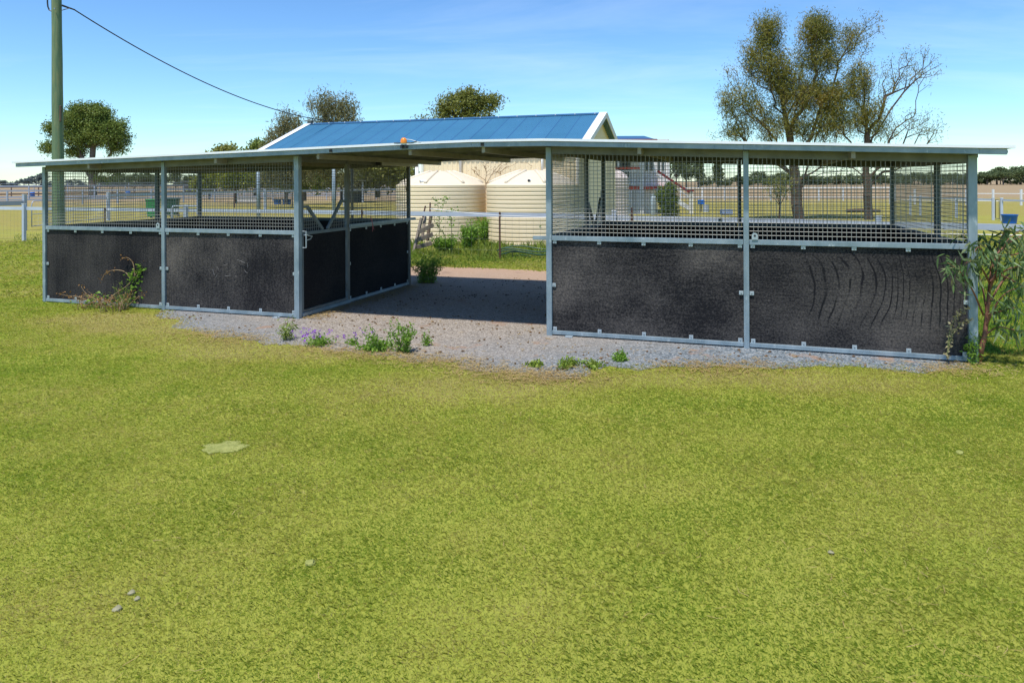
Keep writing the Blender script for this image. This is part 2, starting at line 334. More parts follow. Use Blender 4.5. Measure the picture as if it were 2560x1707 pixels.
def T(name,label,cat,loc,group=None):
    o=bpy.data.objects.new(name,None); COL.objects.link(o); o.location=loc; o.empty_display_size=.2; ORG[o.name]=Vector(loc)
    return tag(o,label,cat,group)
def dup(root,loc,rotz=0,scale=(1,1,1),label=None,group=None):
    r=root.copy(); COL.objects.link(r); r.location=loc; r.rotation_euler=(0,0,rotz); r.scale=scale
    if label: r['label']=label
    if group: r['group']=group
    for ch in [c for c in root.children]:
        c=ch.copy(); COL.objects.link(c); c.parent=r
        for g in [x for x in ch.children]:
            d=g.copy(); COL.objects.link(d); d.parent=c
    return r
def pmesh(name,A,rnd,mat,parent=None,org=None):
    """A: (n,k,3) array of polygons -> one mesh with a face attribute rnd"""
    og=ORG[parent.name] if parent is not None else (org or Vector((0,0,0)))
    n,k,_=A.shape; me=bpy.data.meshes.new(name)
    V=(A.reshape(-1,3)-np.array(og)).astype(np.float32)
    me.vertices.add(n*k); me.vertices.foreach_set('co',V.ravel())
    me.loops.add(n*k); me.loops.foreach_set('vertex_index',np.arange(n*k,dtype=np.int32))
    me.polygons.add(n); me.polygons.foreach_set('loop_start',(np.arange(n)*k).astype(np.int32))
    try: me.polygons.foreach_set('loop_total',np.full(n,k,dtype=np.int32))
    except Exception: pass
    me.update(calc_edges=True)
    a=me.attributes.new('rnd','FLOAT','FACE'); a.data.foreach_set('value',rnd.astype(np.float32))
    me.materials.append(M[mat]); o=link(name,me,parent)
    if parent is None: o.location=og; ORG[o.name]=og
    return o
def nrm(a): return a/np.maximum(np.linalg.norm(a,axis=-1,keepdims=True),1e-6)
def leaves(rg,C,L,W,bias=(0,0,0),six=False):
    n=len(C); d=nrm(rg.normal(size=(n,3))+np.array(bias)); s=nrm(np.cross(d,rg.normal(size=(n,3))))
    l=(L*rg.uniform(.6,1.3,n))[:,None]; w=(W*rg.uniform(.7,1.3,n))[:,None]
    if six:
        b=np.cross(d,s)*l*rg.uniform(-.12,.12,n)[:,None]
        return np.stack([C,C+d*l*.25+s*w*.5+b*.6,C+d*l*.6+s*w*.4+b,C+d*l,C+d*l*.6-s*w*.4+b,C+d*l*.25-s*w*.5+b*.6],1)
    return np.stack([C-d*l/2,C+s*w/2,C+d*l/2,C-s*w/2],1)

# =================== setting: ground, gravel ===================
g=MB(); S=[-2600,-300,-60,-20,0,20,60,300,2600]
xs=[-3000,-600,-120,-40,0,40,120,600,3000]; ys=[-200,-20,0,20,60,150,400,1000,3500]
g.add([(x,y,0) for y in ys for x in xs],[(j*9+i,j*9+i+1,(j+1)*9+i+1,(j+1)*9+i) for j in range(8) for i in range(8)])
tag(P('ground',g,'ground'),'mown green lawn running out to dry paddocks','ground',kind='structure')

fr=[(388,775),(430,802),(480,822),(560,838),(640,850),(760,862),(870,878),(1000,893),(1100,903),(1180,920),(1260,934),(1330,943),(1395,948),(1450,930),(1520,920),(1620,924),(1700,926),(1800,922),(1950,924),(2100,926),(2250,936),(2350,938),(2420,930)]
poly=[at(x,y) for x,y in fr]+[Vector((5.25,8.2,0)),Vector((6.25,11.7,0)),Vector((4.0,12.7,0)),Vector((2.0,13.6,0)),Vector((1.9,15.6,0)),at(1373,680),at(1250,672),at(1120,665),at(1030,662),Vector((-3.2,16.4,0)),Vector((-7.0,16.3,0)),Vector((-8.3,12.62,0)),Vector((-5.8,11.8,0))]
rng=random.Random(5)
pp=[]
for i,a in enumerate(poly):
    b=poly[(i+1)%len(poly)]; n=max(1,int((b-a).length/.06)); nn=Vector((b.y-a.y,a.x-b.x,0)).normalized()
    for k in range(n):
        q=a.lerp(b,k/n); amp=.17 if (i<22 or 27<=i<=30) else .02
        q=q+nn*(noise.noise(q*2.2)*amp*1.3+noise.noise(q*9+Vector((5,5,5)))*amp*.6+rng.uniform(-.2,.2)*amp); pp.append(q)
POLY=np.array([(q.x,q.y) for q in pp])
bm=bmesh.new(); bmesh.ops.contextual_create(bm,geom=[bm.verts.new((q.x,q.y,.004)) for q in pp]); bmesh.ops.triangulate(bm,faces=bm.faces[:])
me=bpy.data.meshes.new('gravel_yard'); bm.to_mesh(me); bm.free(); me.materials.append(M['gravel']); gy=link('gravel_yard',me)
if sum(p.normal.z for p in me.polygons)<0: me.flip_normals()
tag(gy,'grey blue gravel pad under and in front of the horse stable','gravel',kind='structure')
def inpoly(x,y,Pl=POLY):
    r=np.zeros(len(x),bool); n=len(Pl); j=n-1
    for i in range(n):
        xi,yi=Pl[i]; xj,yj=Pl[j]
        c=((yi>y)!=(yj>y)); 
        if yi!=yj: r^= c&(x<(xj-xi)*(y-yi)/(yj-yi)+xi)
        j=i
    return r

# =================== stable ===================
A0=Vector((-8.218,12.56,0)); A1=Vector((-5.712,11.715,0)); A2=Vector((-3.274,10.90,0))
B0=Vector((.502,9.63,0)); B1=Vector((2.895,8.83,0)); B2=Vector((5.186,8.05,0))
A5=A0+EV*3.70; A3=A2+EV*1.40; A4=A2+EV*3.70; AS=A0+EV*2.5; AM=A5.lerp(A4,.5)
B3=B0+EV*3.68; BG=B0+EV*2.28; B5=Vector((6.18,11.60,0)); BS=B2.lerp(B5,.35); BM=Vector((3.95,12.40,0))
RS=[(-.30,2.435),(0,2.44),(2.6,2.49),(5.2,2.545),(7.2,2.588),(8.2,2.604),(9.2,2.596),(11.7,2.500),(14.14,2.405),(14.40,2.395)]
u0,v0=touv(A0)
def rz(u):
    s=u-u0
    for (a,za),(b,zb) in zip(RS,RS[1:]):
        if s<=b: return za+(zb-za)*(s-a)/(b-a)
    return RS[-1][1]
def rzp(p): return rz(touv(p)[0])
ST=T('horse_stable','long grey steel framed horse stable with black rubber walls, wire mesh and flat roof','stable',Vector((-1.5,10.6,0)))
VF,VB=9.0,13.42
us=[u0+s for s,_ in RS]
def strip(mb,v,w,zoff,h,ua=None,ub=None):
    pts=[u for u in us if (ua is None or ua<u<ub)]
    if ua is not None: pts=[ua]+pts+[ub]
    for a,b in zip(pts,pts[1:]):
        mb.add([uv(x,v+dv,rz(x)+zoff+dz) for x in (a,b) for dv in (-w/2,w/2) for dz in (-h,0)],[(0,1,3,2),(4,6,7,5),(0,4,5,1),(2,3,7,6),(0,2,6,4),(1,5,7,3)])
    return mb
# roof sheet: gently ribbed steel
rf=MB(); nU=120; ua,ub=us[0]-.06,us[-1]+.07
for j in range(nU):
    a=ua+(ub-ua)*j/nU; b=ua+(ub-ua)*(j+1)/nU; m_=a+(b-a)*.8; hh=.018
    def q(u,z): return [uv(u,VF-.03,rz(u)+z),uv(u,VB,rz(u)+z)]
    rf.add(q(a,.006)+q(m_,.006)+q(m_+(b-m_)*.35,.006+hh)+q(b-(b-m_)*.25,.006+hh)+q(b,.006),[(0,1,3,2),(2,3,5,4),(4,5,7,6),(6,7,9,8)])
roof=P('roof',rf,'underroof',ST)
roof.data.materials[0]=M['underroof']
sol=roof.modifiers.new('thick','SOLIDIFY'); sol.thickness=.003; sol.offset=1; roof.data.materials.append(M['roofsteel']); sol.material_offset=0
cap=MB(); 
for a,b in zip(us,us[1:]): 
    cap.add([uv(x,VF-.045+dv,rz(x)+dz) for x in (a-(0.06 if a==us[0] else 0),b+(.07 if b==us[-1] else 0)) for dv in (-.004,.07) for dz in (.004,.036)],[(0,1,3,2),(4,6,7,5),(0,4,5,1),(2,3,7,6),(0,2,6,4),(1,5,7,3)])
P('roof_capping',cap,'capping',roof)
P('fascia',strip(MB(),VF,.05,.0,.062),'galv',roof,bevel=.004)
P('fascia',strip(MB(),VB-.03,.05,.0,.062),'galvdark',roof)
fh=MB()
for px,pyy in ((830,370),(1208,357)):
    t=(px-1280)/F; # meet front line
    Y=VF/(EV.x*t+EV.y); p=Vector((t*Y,Y,0)); u_,_=touv(p)
    P('tube_end',MB().box(uv(u_,VF-.029,rz(u_)-.03),(.045,.012,.042),(EU,EV,Vector((0,0,1)))),'hole',roof)
P('tube_end',MB().tube(uv(us[-1]+.001,VF,rz(us[-1])-.03),uv(us[-1]+.006,VF,rz(us[-1])-.03),.02),'hole',roof)
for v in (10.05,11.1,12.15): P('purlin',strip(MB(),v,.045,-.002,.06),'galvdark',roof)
def rafter(u,va=VF+.03,vb=VB-.06,h=.075): 
    z=rz(u)-.062; P('rafter',MB().bar(uv(u,va,z-h/2),uv(u,vb,z-h/2),.045,h),'rafter',roof)
for s in (1.3,3.9,5.75,7.25,8.35,10.45,12.9): rafter(u0+s)
# posts
def post(p,w=.065,z1=None,mat='galv'):
    z1=z1 or rzp(p)-.064
    return P('post',MB().box(p+Vector((0,0,z1/2)),(w,w,z1),(EU,EV,Vector((0,0,1)))),mat,ST,bevel=.004)
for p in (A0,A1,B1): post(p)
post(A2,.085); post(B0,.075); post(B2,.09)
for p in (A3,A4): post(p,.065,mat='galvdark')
for p in (A5,AS,AM,BG,B3,BM,B5,BS): post(p,.065,mat='galvshade')
Z3=Vector((0,0,1))
def panel(a,b,rub,outn,front=True,clips=True,gate=False,topclear=True,mesh=True,railmat='galv'):
    """one bay: bottom rail, mid rail, top beam, rubber sheet, wire mesh. outn=outward normal"""
    d=(b-a).normalized(); L=(b-a).length; wa=.036; A=a+d*wa; Bp=b-d*wa; l=L-2*wa
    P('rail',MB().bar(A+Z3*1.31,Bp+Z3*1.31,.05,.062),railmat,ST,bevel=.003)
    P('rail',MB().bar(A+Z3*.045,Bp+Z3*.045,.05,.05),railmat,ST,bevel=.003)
    za,zb=rzp(A)-.066,rzp(Bp)-.066
    mb=MB(); w=outn*.02
    mb.add([A-w+Z3*(za-.085),Bp-w+Z3*(zb-.085),Bp-w+Z3*(zb+.058),A-w+Z3*(za+.058),A+w+Z3*(za-.085),Bp+w+Z3*(zb-.085),Bp+w+Z3*(zb+.058),A+w+Z3*(za+.058)],[(0,1,2,3),(7,6,5,4),(0,4,5,1),(2,6,7,3),(1,5,6,2),(0,3,7,4)])
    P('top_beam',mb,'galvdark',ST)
    # rubber sheet as a fine grid so that it can sag and bulge
    nx,nyy=14,8; vs=[];fs=[];uvs=[]
    c0=a+outn*-.006
    for t in (0,1):
        for j in range(nyy+1):
            for i in range(nx+1):
                x=wa*.9+(L-1.8*wa)*i/nx; z=.066+(1.283-.066)*j/nyy
                e=min(i,nx-i,j,nyy-j)/4.; bul=.007*min(1,e)*noise.noise(Vector((x*1.1+a.x*3,z*1.4,a.y)))
                vs.append(c0+d*x+Z3*z+outn*(bul-(.008 if t else 0))); uvs.append((x+a.x,z))
    m0=(nx+1)*(nyy+1)
    for t in (0,1):
        for j in range(nyy):
            for i in range(nx):
                k=t*m0+j*(nx+1)+i; fs.append((k,k+1,k+nx+2,k+nx+1) if t==0 else (k,k+nx+1,k+nx+2,k+1))
    mb=MB().add(vs,fs); rp=P('rubber_panel',mb,rub,ST,smooth=True)
    ul=rp.data.uv_layers.new(name='UVMap')
    for lp in rp.data.loops:
        x,z=uvs[lp.vertex_index]; ul.data[lp.index].uv=(x-a.x,z)
    if clips:
        s=outn*.010
        pts=[]
        for i in range(5):
            x=[.075,.27*L,.5*L,.735*L,L-.075][i]; pts+=[(x,1.262,0),(x,.095,0)]
        pts+=[(.062,.68,1),(L-.062,.68,1)]
        for x,z,side in pts:
            w_,h_=(.052,.05)
            cc=a+d*x+Z3*z+s
            bm_=MB().box(cc,(w_,.007,h_),(d,outn,Z3)); cl=P('panel_clip',bm_,'clip',rp,bevel=.003)
            cl.data.from_pydata if False else None
            # bolt head joined into the clip mesh
            bb=MB().tube(cc+outn*.002,cc+outn*.011,.009,.008,6)
            me=cl.data; n0=len(me.vertices); bm2=bmesh.new(); bm2.from_mesh(me)
            og=ORG[ST.name]; vv=[bm2.verts.new(Vector(q)-og) for q in bb.v]
            for f in bb.f:
                ff=bm2.faces.new([vv[i] for i in f]); ff.material_index=1
            bm2.to_mesh(me); bm2.free(); me.materials.append(M['bolt'])
    if mesh:
        mb=MB(); sp=.0525; zl=1.342; zt=min(za,zb)-.088; r=.0034
        n=int(l/sp); 
        for i in range(1,n+1):
            x=i*l/(n+1); jig=rng.uniform(-.003,.003); zz=za+(zb-za)*x/l-.086
            mb.tube(A+d*x+Z3*zl+outn*.004,A+d*(x+jig)+Z3*zz+outn*.004,r,None,4,False)
        n=int((zt-zl)/sp)
        for j in range(1,n+1):
            z=zl+j*(zt-zl)/(n+.6); mb.tube(A+Z3*z-outn*.002,Bp+Z3*(z+rng.uniform(-.003,.003))-outn*.002,r,None,4,False)
        P('wire_mesh',mb,'wire',ST)
fn=-EV
panel(A0,A1,'rub1',fn); panel(A1,A2,'rub2',fn); panel(B0,B1,'rub3',fn); panel(B1,B2,'rub4',fn)
# far rails run along the back; sides
panel(A5,AM,'rubdark',-fn,clips=False,railmat='galvshade'); panel(AM,A4,'rubdark',-fn,clips=False,railmat='galvshade')
panel(B3,BM,'rubdark',-fn,clips=False,railmat='galvshade'); panel(BM,B5,'rubdark',-fn,clips=False,railmat='galvshade')
panel(A0,AS,'rubdark',-EU,clips=False,railmat='galvshade'); panel(AS,A5,'rubdark',-EU,clips=False,railmat='galvshade')
panel(A3,A4,'rubdark',EU)
panel(B0,BG,'rubdark',-EU,clips=True,railmat='galvshade')
panel(B2,BS,'rubdark',EU,clips=False,railmat='galvshade'); panel(BS,B5,'rubdark',EU,clips=False,railmat='galvshade')
P('rail',MB().bar(A3+EU*.055+Z3*1.335,A4+EV*.18+EU*.055+Z3*1.335,.04,.05),'galv',ST,bevel=.003)
P('rail',MB().bar(B0+EV*.10-EU*.26+Z3*1.30,B0+EV*.10-EU*.04+Z3*1.30,.04,.05),'galv',ST,bevel=.003)
Ppan=[o for o in ST.children if o.name.startswith('rubber_panel')][1]
def fp(px,py):
    t=(px-1280)/F; Y=(touv(A1)[1]-.020)/(EV.x*t+EV.y); return Vector((t*Y,Y,zat(px,py,Y)))
for st_ in (((531,664),(533,676),(536,680)),((539,660),(543,661),(545,665)),((536,689),(540,683),(543,678)),((558,654),(563,656),(568,652)),((584,662),(588,658)),((592,643),(600,645),(607,649),(612,650)),((617,650),(618,658),(617,664)),((610,668),(614,674),(618,675)),((587,683),(590,685)),((561,682),(568,683),(575,681))):
    P('chalk_mark',MB().path([fp(*q)+Z3*.0 for q in st_],.0022,4),'chalk',Ppan)
# door beams and gates
def beam(a,b):
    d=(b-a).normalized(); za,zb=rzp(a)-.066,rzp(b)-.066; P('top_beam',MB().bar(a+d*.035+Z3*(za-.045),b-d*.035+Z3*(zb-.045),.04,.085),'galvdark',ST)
def gate(a,b,outn,latch=True):
    beam(a,b)
    d=(b-a).normalized(); L=(b-a).length; a1=a+d*.06+outn*.012; b1=b-d*.06+outn*.012; zt=1.86
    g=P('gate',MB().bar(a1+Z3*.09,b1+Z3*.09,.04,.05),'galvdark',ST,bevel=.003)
    fm=MB().bar(a1+Z3*.06,a1+Z3*1.80,.042,.042).bar(b1+Z3*.06,b1+Z3*zt,.042,.042)
    fm.bar(a1+d*.024+Z3*1.29,b1-d*.024+Z3*1.29,.04,.05)
    fm.bar(a1+d*.024+Z3*1.70,a1+d*.17+Z3*1.70,.038,.04).bar(b1-d*.024+Z3*1.76,b1-d*.17+Z3*1.76,.038,.04)
    c=(a1+b1)/2
    fm.bar(a1+d*.15+Z3*1.70,c-d*.07+Z3*1.32,.036,.05).bar(b1-d*.15+Z3*1.76,c+d*.07+Z3*1.32,.036,.05)
    P('gate_frame',fm,'gatesteel',g,bevel=.003)
    sh=MB().box(c-outn*.005+Z3*.69,(L-.17,.01,1.14),(d,outn,Z3)); sp_=P('gate_sheet',sh,'rubdark',g)
    ul=sp_.data.uv_layers.new(name='UVMap')
    for lp in sp_.data.loops:
        co=sp_.data.vertices[lp.vertex_index].co; ul.data[lp.index].uv=((co.dot(d)),co.z)
    mm=MB()
    for side in (0,1):
        for i in range(1,9):
            x=.03+i*.052
            if x>L/2-.12: break
            ztop=1.32+ .36*(1-(x-.1)/(L/2-.2)) if x>.15 else 1.66
            o_=a1+d*x if side==0 else b1-d*x
            mm.tube(o_+Z3*1.31,o_+Z3*ztop,.0034,None,4,False)
        for z in (1.37,1.42,1.475,1.53,1.58):
            xe=.15+(L/2-.28)*(1-(z-1.32)/.38)
            p0=a1 if side==0 else b1; dd=d if side==0 else -d
            mm.tube(p0+dd*.02+Z3*z,p0+dd*xe+Z3*z,.0034,None,4,False)
        P('gate_mesh',mm,'wire',g); mm=MB()
    P('hinge',MB().tube(b1+Z3*1.80,b1+Z3*1.90,.026),'galvdark',g)
    P('hinge',MB().box(b1+Z3*.30+outn*.022,(.05,.014,.14),(d,outn,Z3)),'galvdark',g)
    if latch:
        P('latch',MB().path([a1+outn*.03+Z3*1.27,a1+outn*.09+Z3*1.27,a1+outn*.09+d*.14+Z3*1.24,a1+outn*.05+d*.16+Z3*1.20,a1+outn*.06+d*.06+Z3*1.19],.009),'clip',g)
        P('handle',MB().path([a1-d*.045+outn*.05+Z3*1.33,a1-d*.045+outn*.11+Z3*1.33,a1-d*.045+outn*.11+Z3*1.08,a1-d*.045+outn*.05+Z3*1.08],.009),'clip',g)
    return g
gate(A2+EV*.02,A3,EU); gate(BG,B3,-EU,False)
P('kick_rail',MB().bar(A2+EV*.05+EU*.045+Z3*.05,A3+EU*.045+Z3*.05,.03,.05),'galv',ST)
# small lugs on the mid rail and hold-down plates at the foot
def lug(p,h=.085):
    mb=MB(); n=10; w=.035
    pts=[p-EU*w,p+EU*w]+[p+Z3*(h-w)+EU*w*math.cos(t)+Z3*w*math.sin(t) for t in [math.pi*i/n for i in range(n+1)]]
    mb.prism(pts,-EV*.008); o=P('lug',mb,'clip',ST)
    c=p+Z3*(h-w)-EV*.009; P('lug_hole',MB().tube(c,c-EV*.002,.014,None,10),'hole',o)
lug(B1+EU*.10-EV*.03+Z3*1.342); lug(A1-EU*.10-EV*.03+Z3*1.342); lug(BM-EU*.32+EV*.0+Z3*1.342)
for p in (A2-EU*.35,B0+EU*.28): P('foot_plate',MB().box(p-EV*.07+Z3*.012,(.10,.07,.012),(EU,EV,Z3)),'clip',ST)
# strip light under the roof beam
sl=T('strip_light','dusty white strip light fixed under the roof beam at the back of the left stall','light',A4-EV*.6+EU*.09+Z3*2.40)
a=A4-EV*1.30+EU*.075; b=A4+EV*.15+EU*.075; za=2.43
P('lamp_housing',MB().bar(a+Z3*za,b+Z3*za,.09,.085),'lampwhite',sl,bevel=.012)
P('end_cap',MB().bar(a-EV*.05+Z3*za,a-EV*.002+Z3*za,.095,.09),'black',sl); P('end_cap',MB().bar(b+EV*.002+Z3*za,b+EV*.05+Z3*za,.095,.09),'lampwhite',sl)
P('flex_cable',MB().path([a-EV*.03+Z3*(za-.04),a-EV*.06+Z3*(za-.12),a-EV*.02+Z3*(za-.15),a+EV*.2+Z3*(za-.13)],.006),'lampwhite',sl)
cb=MB().path([A4-EU*.02-EV*.04+Z3*2.35,A4-EU*.03-EV*.10+Z3*2.2,A4-EU*.02-EV*.08+Z3*2.0,A4-EU*.02-EV*.05+Z3*1.9,A4-EU*.02-EV*.10+Z3*2.05,A4-EU*.02-EV*.16+Z3*2.3],.006)
tag(P('power_cable',cb,'black',org=A4.copy()),'thin black cable looped on the back post of the left stall','cable')
tw=MB().path([A3+EV*.7+EU*.07+Z3*1.45,A3+EV*.72+EU*.08+Z3*1.33,A3+EV*.75+EU*.09+Z3*1.22],.004).path([A3+EV*.66+EU*.06+Z3*1.48,A3+EV*.72+EU*.08+Z3*1.33,A3+EV*.70+EU*.09+Z3*1.19],.004)
tag(P('baling_twine',tw,'twine',org=A3.copy()),'scrap of pink twine tied on the side rail of the left stall','twine')
# amber lamp on the fascia
t=(1014-1280)/F; Y=VF/(EV.x*t+EV.y); lu,_=touv(Vector((t*Y,Y,0))); lz=rz(lu); lp0=uv(lu,VF-.05,lz)
al=T('amber_lamp','round orange lamp with black wires clipped on the front roof edge','lamp',lp0)
P('lens',MB().lathe((0,0,0),[(.001,.055),(.02,.052),(.038,.036),(.046,.012),(.046,-.02)],20),'amber',al,smooth=True)
o_=al.children[0]; o_.location=(0,0,.05); 
for vtx in o_.data.vertices: vtx.co+=ORG[al.name]
P('bracket',MB().box(lp0+EU*.03-Z3*.02,(.035,.03,.05),(EU,EV,Z3)).box(lp0-EU*.03-Z3*.02,(.035,.03,.05),(EU,EV,Z3)),'black',al)
P('wire',MB().path([lp0-EU*.15+Z3*.035,lp0-EU*.08+Z3*.03,lp0-EU*.02+Z3*.04],.006),'black',al)
P('wire',MB().path([lp0+EU*.02+Z3*.04,lp0+EU*.10+Z3*.03,lp0+EU*.15+Z3*.035,lp0+EU*.20+Z3*.05],.006),'black',al)
P('wire',MB().path([lp0+EU*.02+Z3*.085,lp0+EU*.12+Z3*.07,lp0+EU*.20+Z3*.045,lp0+EU*.26+Z3*.035],.004),'pvc',al)

# =================== power pole and cable ===================
pb=at(147,Y=20.6); pb.z=0
pt=at(147,300,Y=20.6); X0=pb.x
pb=Vector((X0-.02,20.6,0))
pl=T('power_pole','tall round green treated timber pole behind the left end of the stable','power pole',pb)
pts=[];rr=[]
for i in range(19):
    z=i*.5; pts.append(Vector((pb.x+.03*noise.noise(Vector((0,0,z*.4)))-.004*z,20.6,z))); rr.append(.168-.0055*z+.008*noise.noise(Vector((3,1,z))))
P('pole_shaft',MB().path(pts,rr,20),'pole',pl,smooth=True)
P('bolt',MB().tube(pts[14]+Vector((.05,-.15,.1)),pts[14]+Vector((.05,-.18,.1)),.02),'bolt',pl)
kn=MB().lathe((0,0,0),[(.001,.02),(.05,.012),(.09,0)],12)
zc=zat(157,275,20.6)
kk=MB(); 
for i in range(5): kk.add([Vector(v_) for v_ in []],[]) 
P('timber_scar',MB().bar(Vector((pb.x+.115,20.6-.085,zc-.22)),Vector((pb.x+.125,20.6-.085,zc+.25)),.05,.06),'bark',pl,bevel=.02)
hook=Vector((pb.x+.16,20.55,7.22))
P('service_clamp',MB().tube(hook,hook+Vector((.22,.25,-.07)),.03,.02,8).path([hook+Vector((0,0,-.14)),hook+Vector((.06,.05,-.1)),hook+Vector((.15,.12,-.05))],.012),'black',pl)
P('conduit',MB().path([Vector((pb.x-.30,20.6,7.9)),Vector((pb.x-.29,20.6,7.3)),Vector((pb.x-.28,20.6,7.2)),Vector((pb.x-.24,20.6,7.10)),Vector((pb.x-.16,20.6,7.06))],.02),'black',pl)

# =================== shed ===================
RL=Vector((-.286*33,33,0)); RR=Vector((.1148*33,.868*33,0)); ul_,vr=touv(RL); ur_,_=touv(RR)
zr=2.06+149*33/F; W2=3.75; PT=.40; ze=zr-W2*PT; vf=vr-W2+.10; vb=vr+W2-.10
wl=-11.85
SH=T('farm_shed','long cream metal shed with blue gable roof and open left bays behind the stable','shed',uv((ul_+ur_)/2,vr))
def slope(sign,name='roof'):
    me=bpy.data.meshes.new(name); n=int((ur_-ul_)/.019); vs=[];uvs=[]
    for i in range(n+1):
        u=ul_+(ur_-ul_)*i/n; h=.009*math.sin(2*math.pi*(u-ul_)/.076)
        for w in (0,W2):
            p=uv(u,vr+sign*w,zr-w*PT+h); vs.append(p-ORG[SH.name]); uvs.append((u-ul_,w))
    fs=[(2*i,2*i+1,2*i+3,2*i+2) for i in range(n)]
    me.from_pydata([tuple(v_) for v_ in vs],[],fs); ul=me.uv_layers.new(name='UVMap')
    for lp in me.loops: ul.data[lp.index].uv=uvs[lp.vertex_index]
    me.polygons.foreach_set('use_smooth',[True]*len(me.polygons)); me.materials.append(M['blueroof']); return link(name,me,SH)
r1=slope(-1); r2=slope(1)
P('ridge_cap',MB().add([uv(u,vr+dv,zr+dz) for u in (ul_-.02,ur_+.02) for dv,dz in ((-.2,-.055),(0,.03),(.2,-.055))],[(0,1,4,3),(1,2,5,4)]),M['blueroof'],r1)
for i in range(17):
    u=ul_+.4+i*.82; P('ridge_screw',MB().box(uv(u,vr-.12,zr+.005),(.03,.03,.05),(EU,EV,Z3)),'pvc',r1)
def ribwall(u_a,v_a,u_b,v_b,z0,z1,top=None,out=1,step=.05):
    """ribbed sheet wall; top(t)->z for gables"""
    a=uv(u_a,v_a); b=uv(u_b,v_b); d=(b-a).normalized(); nn=Vector((d.y,-d.x,0))*out; L=(b-a).length; mb=MB(); pts=[]
    x=0
    while x<L:
        for dx,h in ((0,0),(.03,.022),(.07,.022),(.10,0)): pts.append((min(L,x+dx),h))
        x+=.19
    pts.append((L,0))
    pr=None
    for x,h in pts:
        zt=z1 if top is None else top(x/L)
        cur=(a+d*x+nn*h+Z3*z0,a+d*x+nn*h+Z3*zt)
        if pr: mb.add([pr[0],cur[0],cur[1],pr[1]],[(0,1,2,3)])
        pr=cur
    return mb
P('wall',ribwall(wl,vf,ur_-.30,vf,.02,ze+.05),'cream',SH)
P('wall',ribwall(ur_-.30,vf,ur_-.30,vb,.02,0,lambda t: zr-.02-abs(t-.5)*2*(W2-.10)*PT),'cream',SH,label='cream gable end wall of the shed')
P('wall',ribwall(wl,vf,wl,vb,.02,0,lambda t: zr-.02-abs(t-.5)*2*(W2-.10)*PT,out=-1),'cream',SH)
P('wall',ribwall(wl,vb,ur_-.30,vb,.02,ze+.05,out=-1),'cream',SH)
for sg in (-1,1):
    for u in (ul_-.03,ur_+.03):
        P('barge_board',MB().bar(uv(u,vr,zr-.07),uv(u,vr+sg*W2,ze-.07),.03,.20),'white',SH)
        du=.12 if u<0 and u==ul_-.03 else -.12
        P('barge_flashing',MB().bar(uv(u+du,vr,zr+.035),uv(u+du,vr+sg*W2,ze+.035),.30,.02),'capping',SH)
    P('gutter',MB().bar(uv(ul_,vr+sg*(W2+.03),ze-.06),uv(ur_,vr+sg*(W2+.03),ze-.06),.07,.10),'creamtrim',SH)
# gable soffit infill at the left end
P('corner_trim',MB().box(uv(wl,vf-.03,1.7),(.09,.05,3.3),(EU,EV,Z3)),'creamtrim',SH)
P('corner_trim',MB().box(uv(ur_-.28,vf-.03,1.7),(.09,.05,3.3),(EU,EV,Z3)),'creamtrim',SH)
for u in (-19.35,-15.75,-12.10):
    q=P('shed_post',MB().tube(uv(u,vf),uv(u,vf,ze-.05),.075,None,12),'pvc' if u>-12.2 else 'galv',SH,smooth=True)
    P('bracket',MB().box(uv(u+.12,vf,ze-.15),(.16,.03,.14),(EU,EV,Z3)),'pvc',q)
    P('shed_post',MB().tube(uv(u,vb),uv(u,vb,ze-.05),.075,None,12),'galvdark',SH,smooth=True)
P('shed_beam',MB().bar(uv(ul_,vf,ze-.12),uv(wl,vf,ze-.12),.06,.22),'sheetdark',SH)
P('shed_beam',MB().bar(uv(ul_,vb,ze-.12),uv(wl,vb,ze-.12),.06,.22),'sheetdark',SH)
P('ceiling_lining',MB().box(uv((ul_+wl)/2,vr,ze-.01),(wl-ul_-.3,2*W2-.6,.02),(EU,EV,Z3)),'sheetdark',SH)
for px in (1151,1356):
    t=(px-1280)/F; Y=(vf-.1)/(EV.x*t+EV.y); u_,_=touv(Vector((t*Y,Y,0)))
    pts=[uv(u_,vf-.09,2.35),uv(u_,vf-.09,3.0),uv(u_,vf-.14,3.1),uv(u_,vr-W2-.02,ze-.15)] if px==1151 else [uv(u_,vf-.09,2.35),uv(u_,vf-.09,2.87),uv(u_+.03,vf-.09,2.93),uv(u_+.12,vf-.09,2.95),uv(u_+.75,vf-.09,2.97)]
    P('downpipe',MB().path(pts,.05,10),'pvc',SH,smooth=True)
sj=T('roof_vent','small grey metal cowl at the left end of the blue shed ridge','vent',uv(ul_+.15,vr,zr))
P('vent_cap',MB().box(uv(ul_+.12,vr,zr+.13),(.42,.3,.04),(EU,EV,Z3)),'galvdark',sj,bevel=.01); P('vent_neck',MB().box(uv(ul_+.15,vr,zr+.05),(.18,.18,.12),(EU,EV,Z3)),'galvdark',sj)
# service cable from the pole to the ridge
e0=hook+Vector((.2,.22,-.06)); e1=at(826,299,Y=32.2,z=0); e1.z=zr+.05; uu,_=touv(Vector((e1.x,e1.y,0))); e1=uv(uu,vr,zr+.05)
cp=[]
for i in range(41):
    s=i/40; p=e0.lerp(e1,s); p.z-=4*.62*s*(1-s); cp.append(p)
tag(P('service_cable',MB().path(cp,.018,6),'black',org=e0.copy()),'black overhead cable sagging from the green pole to the blue roof','cable')

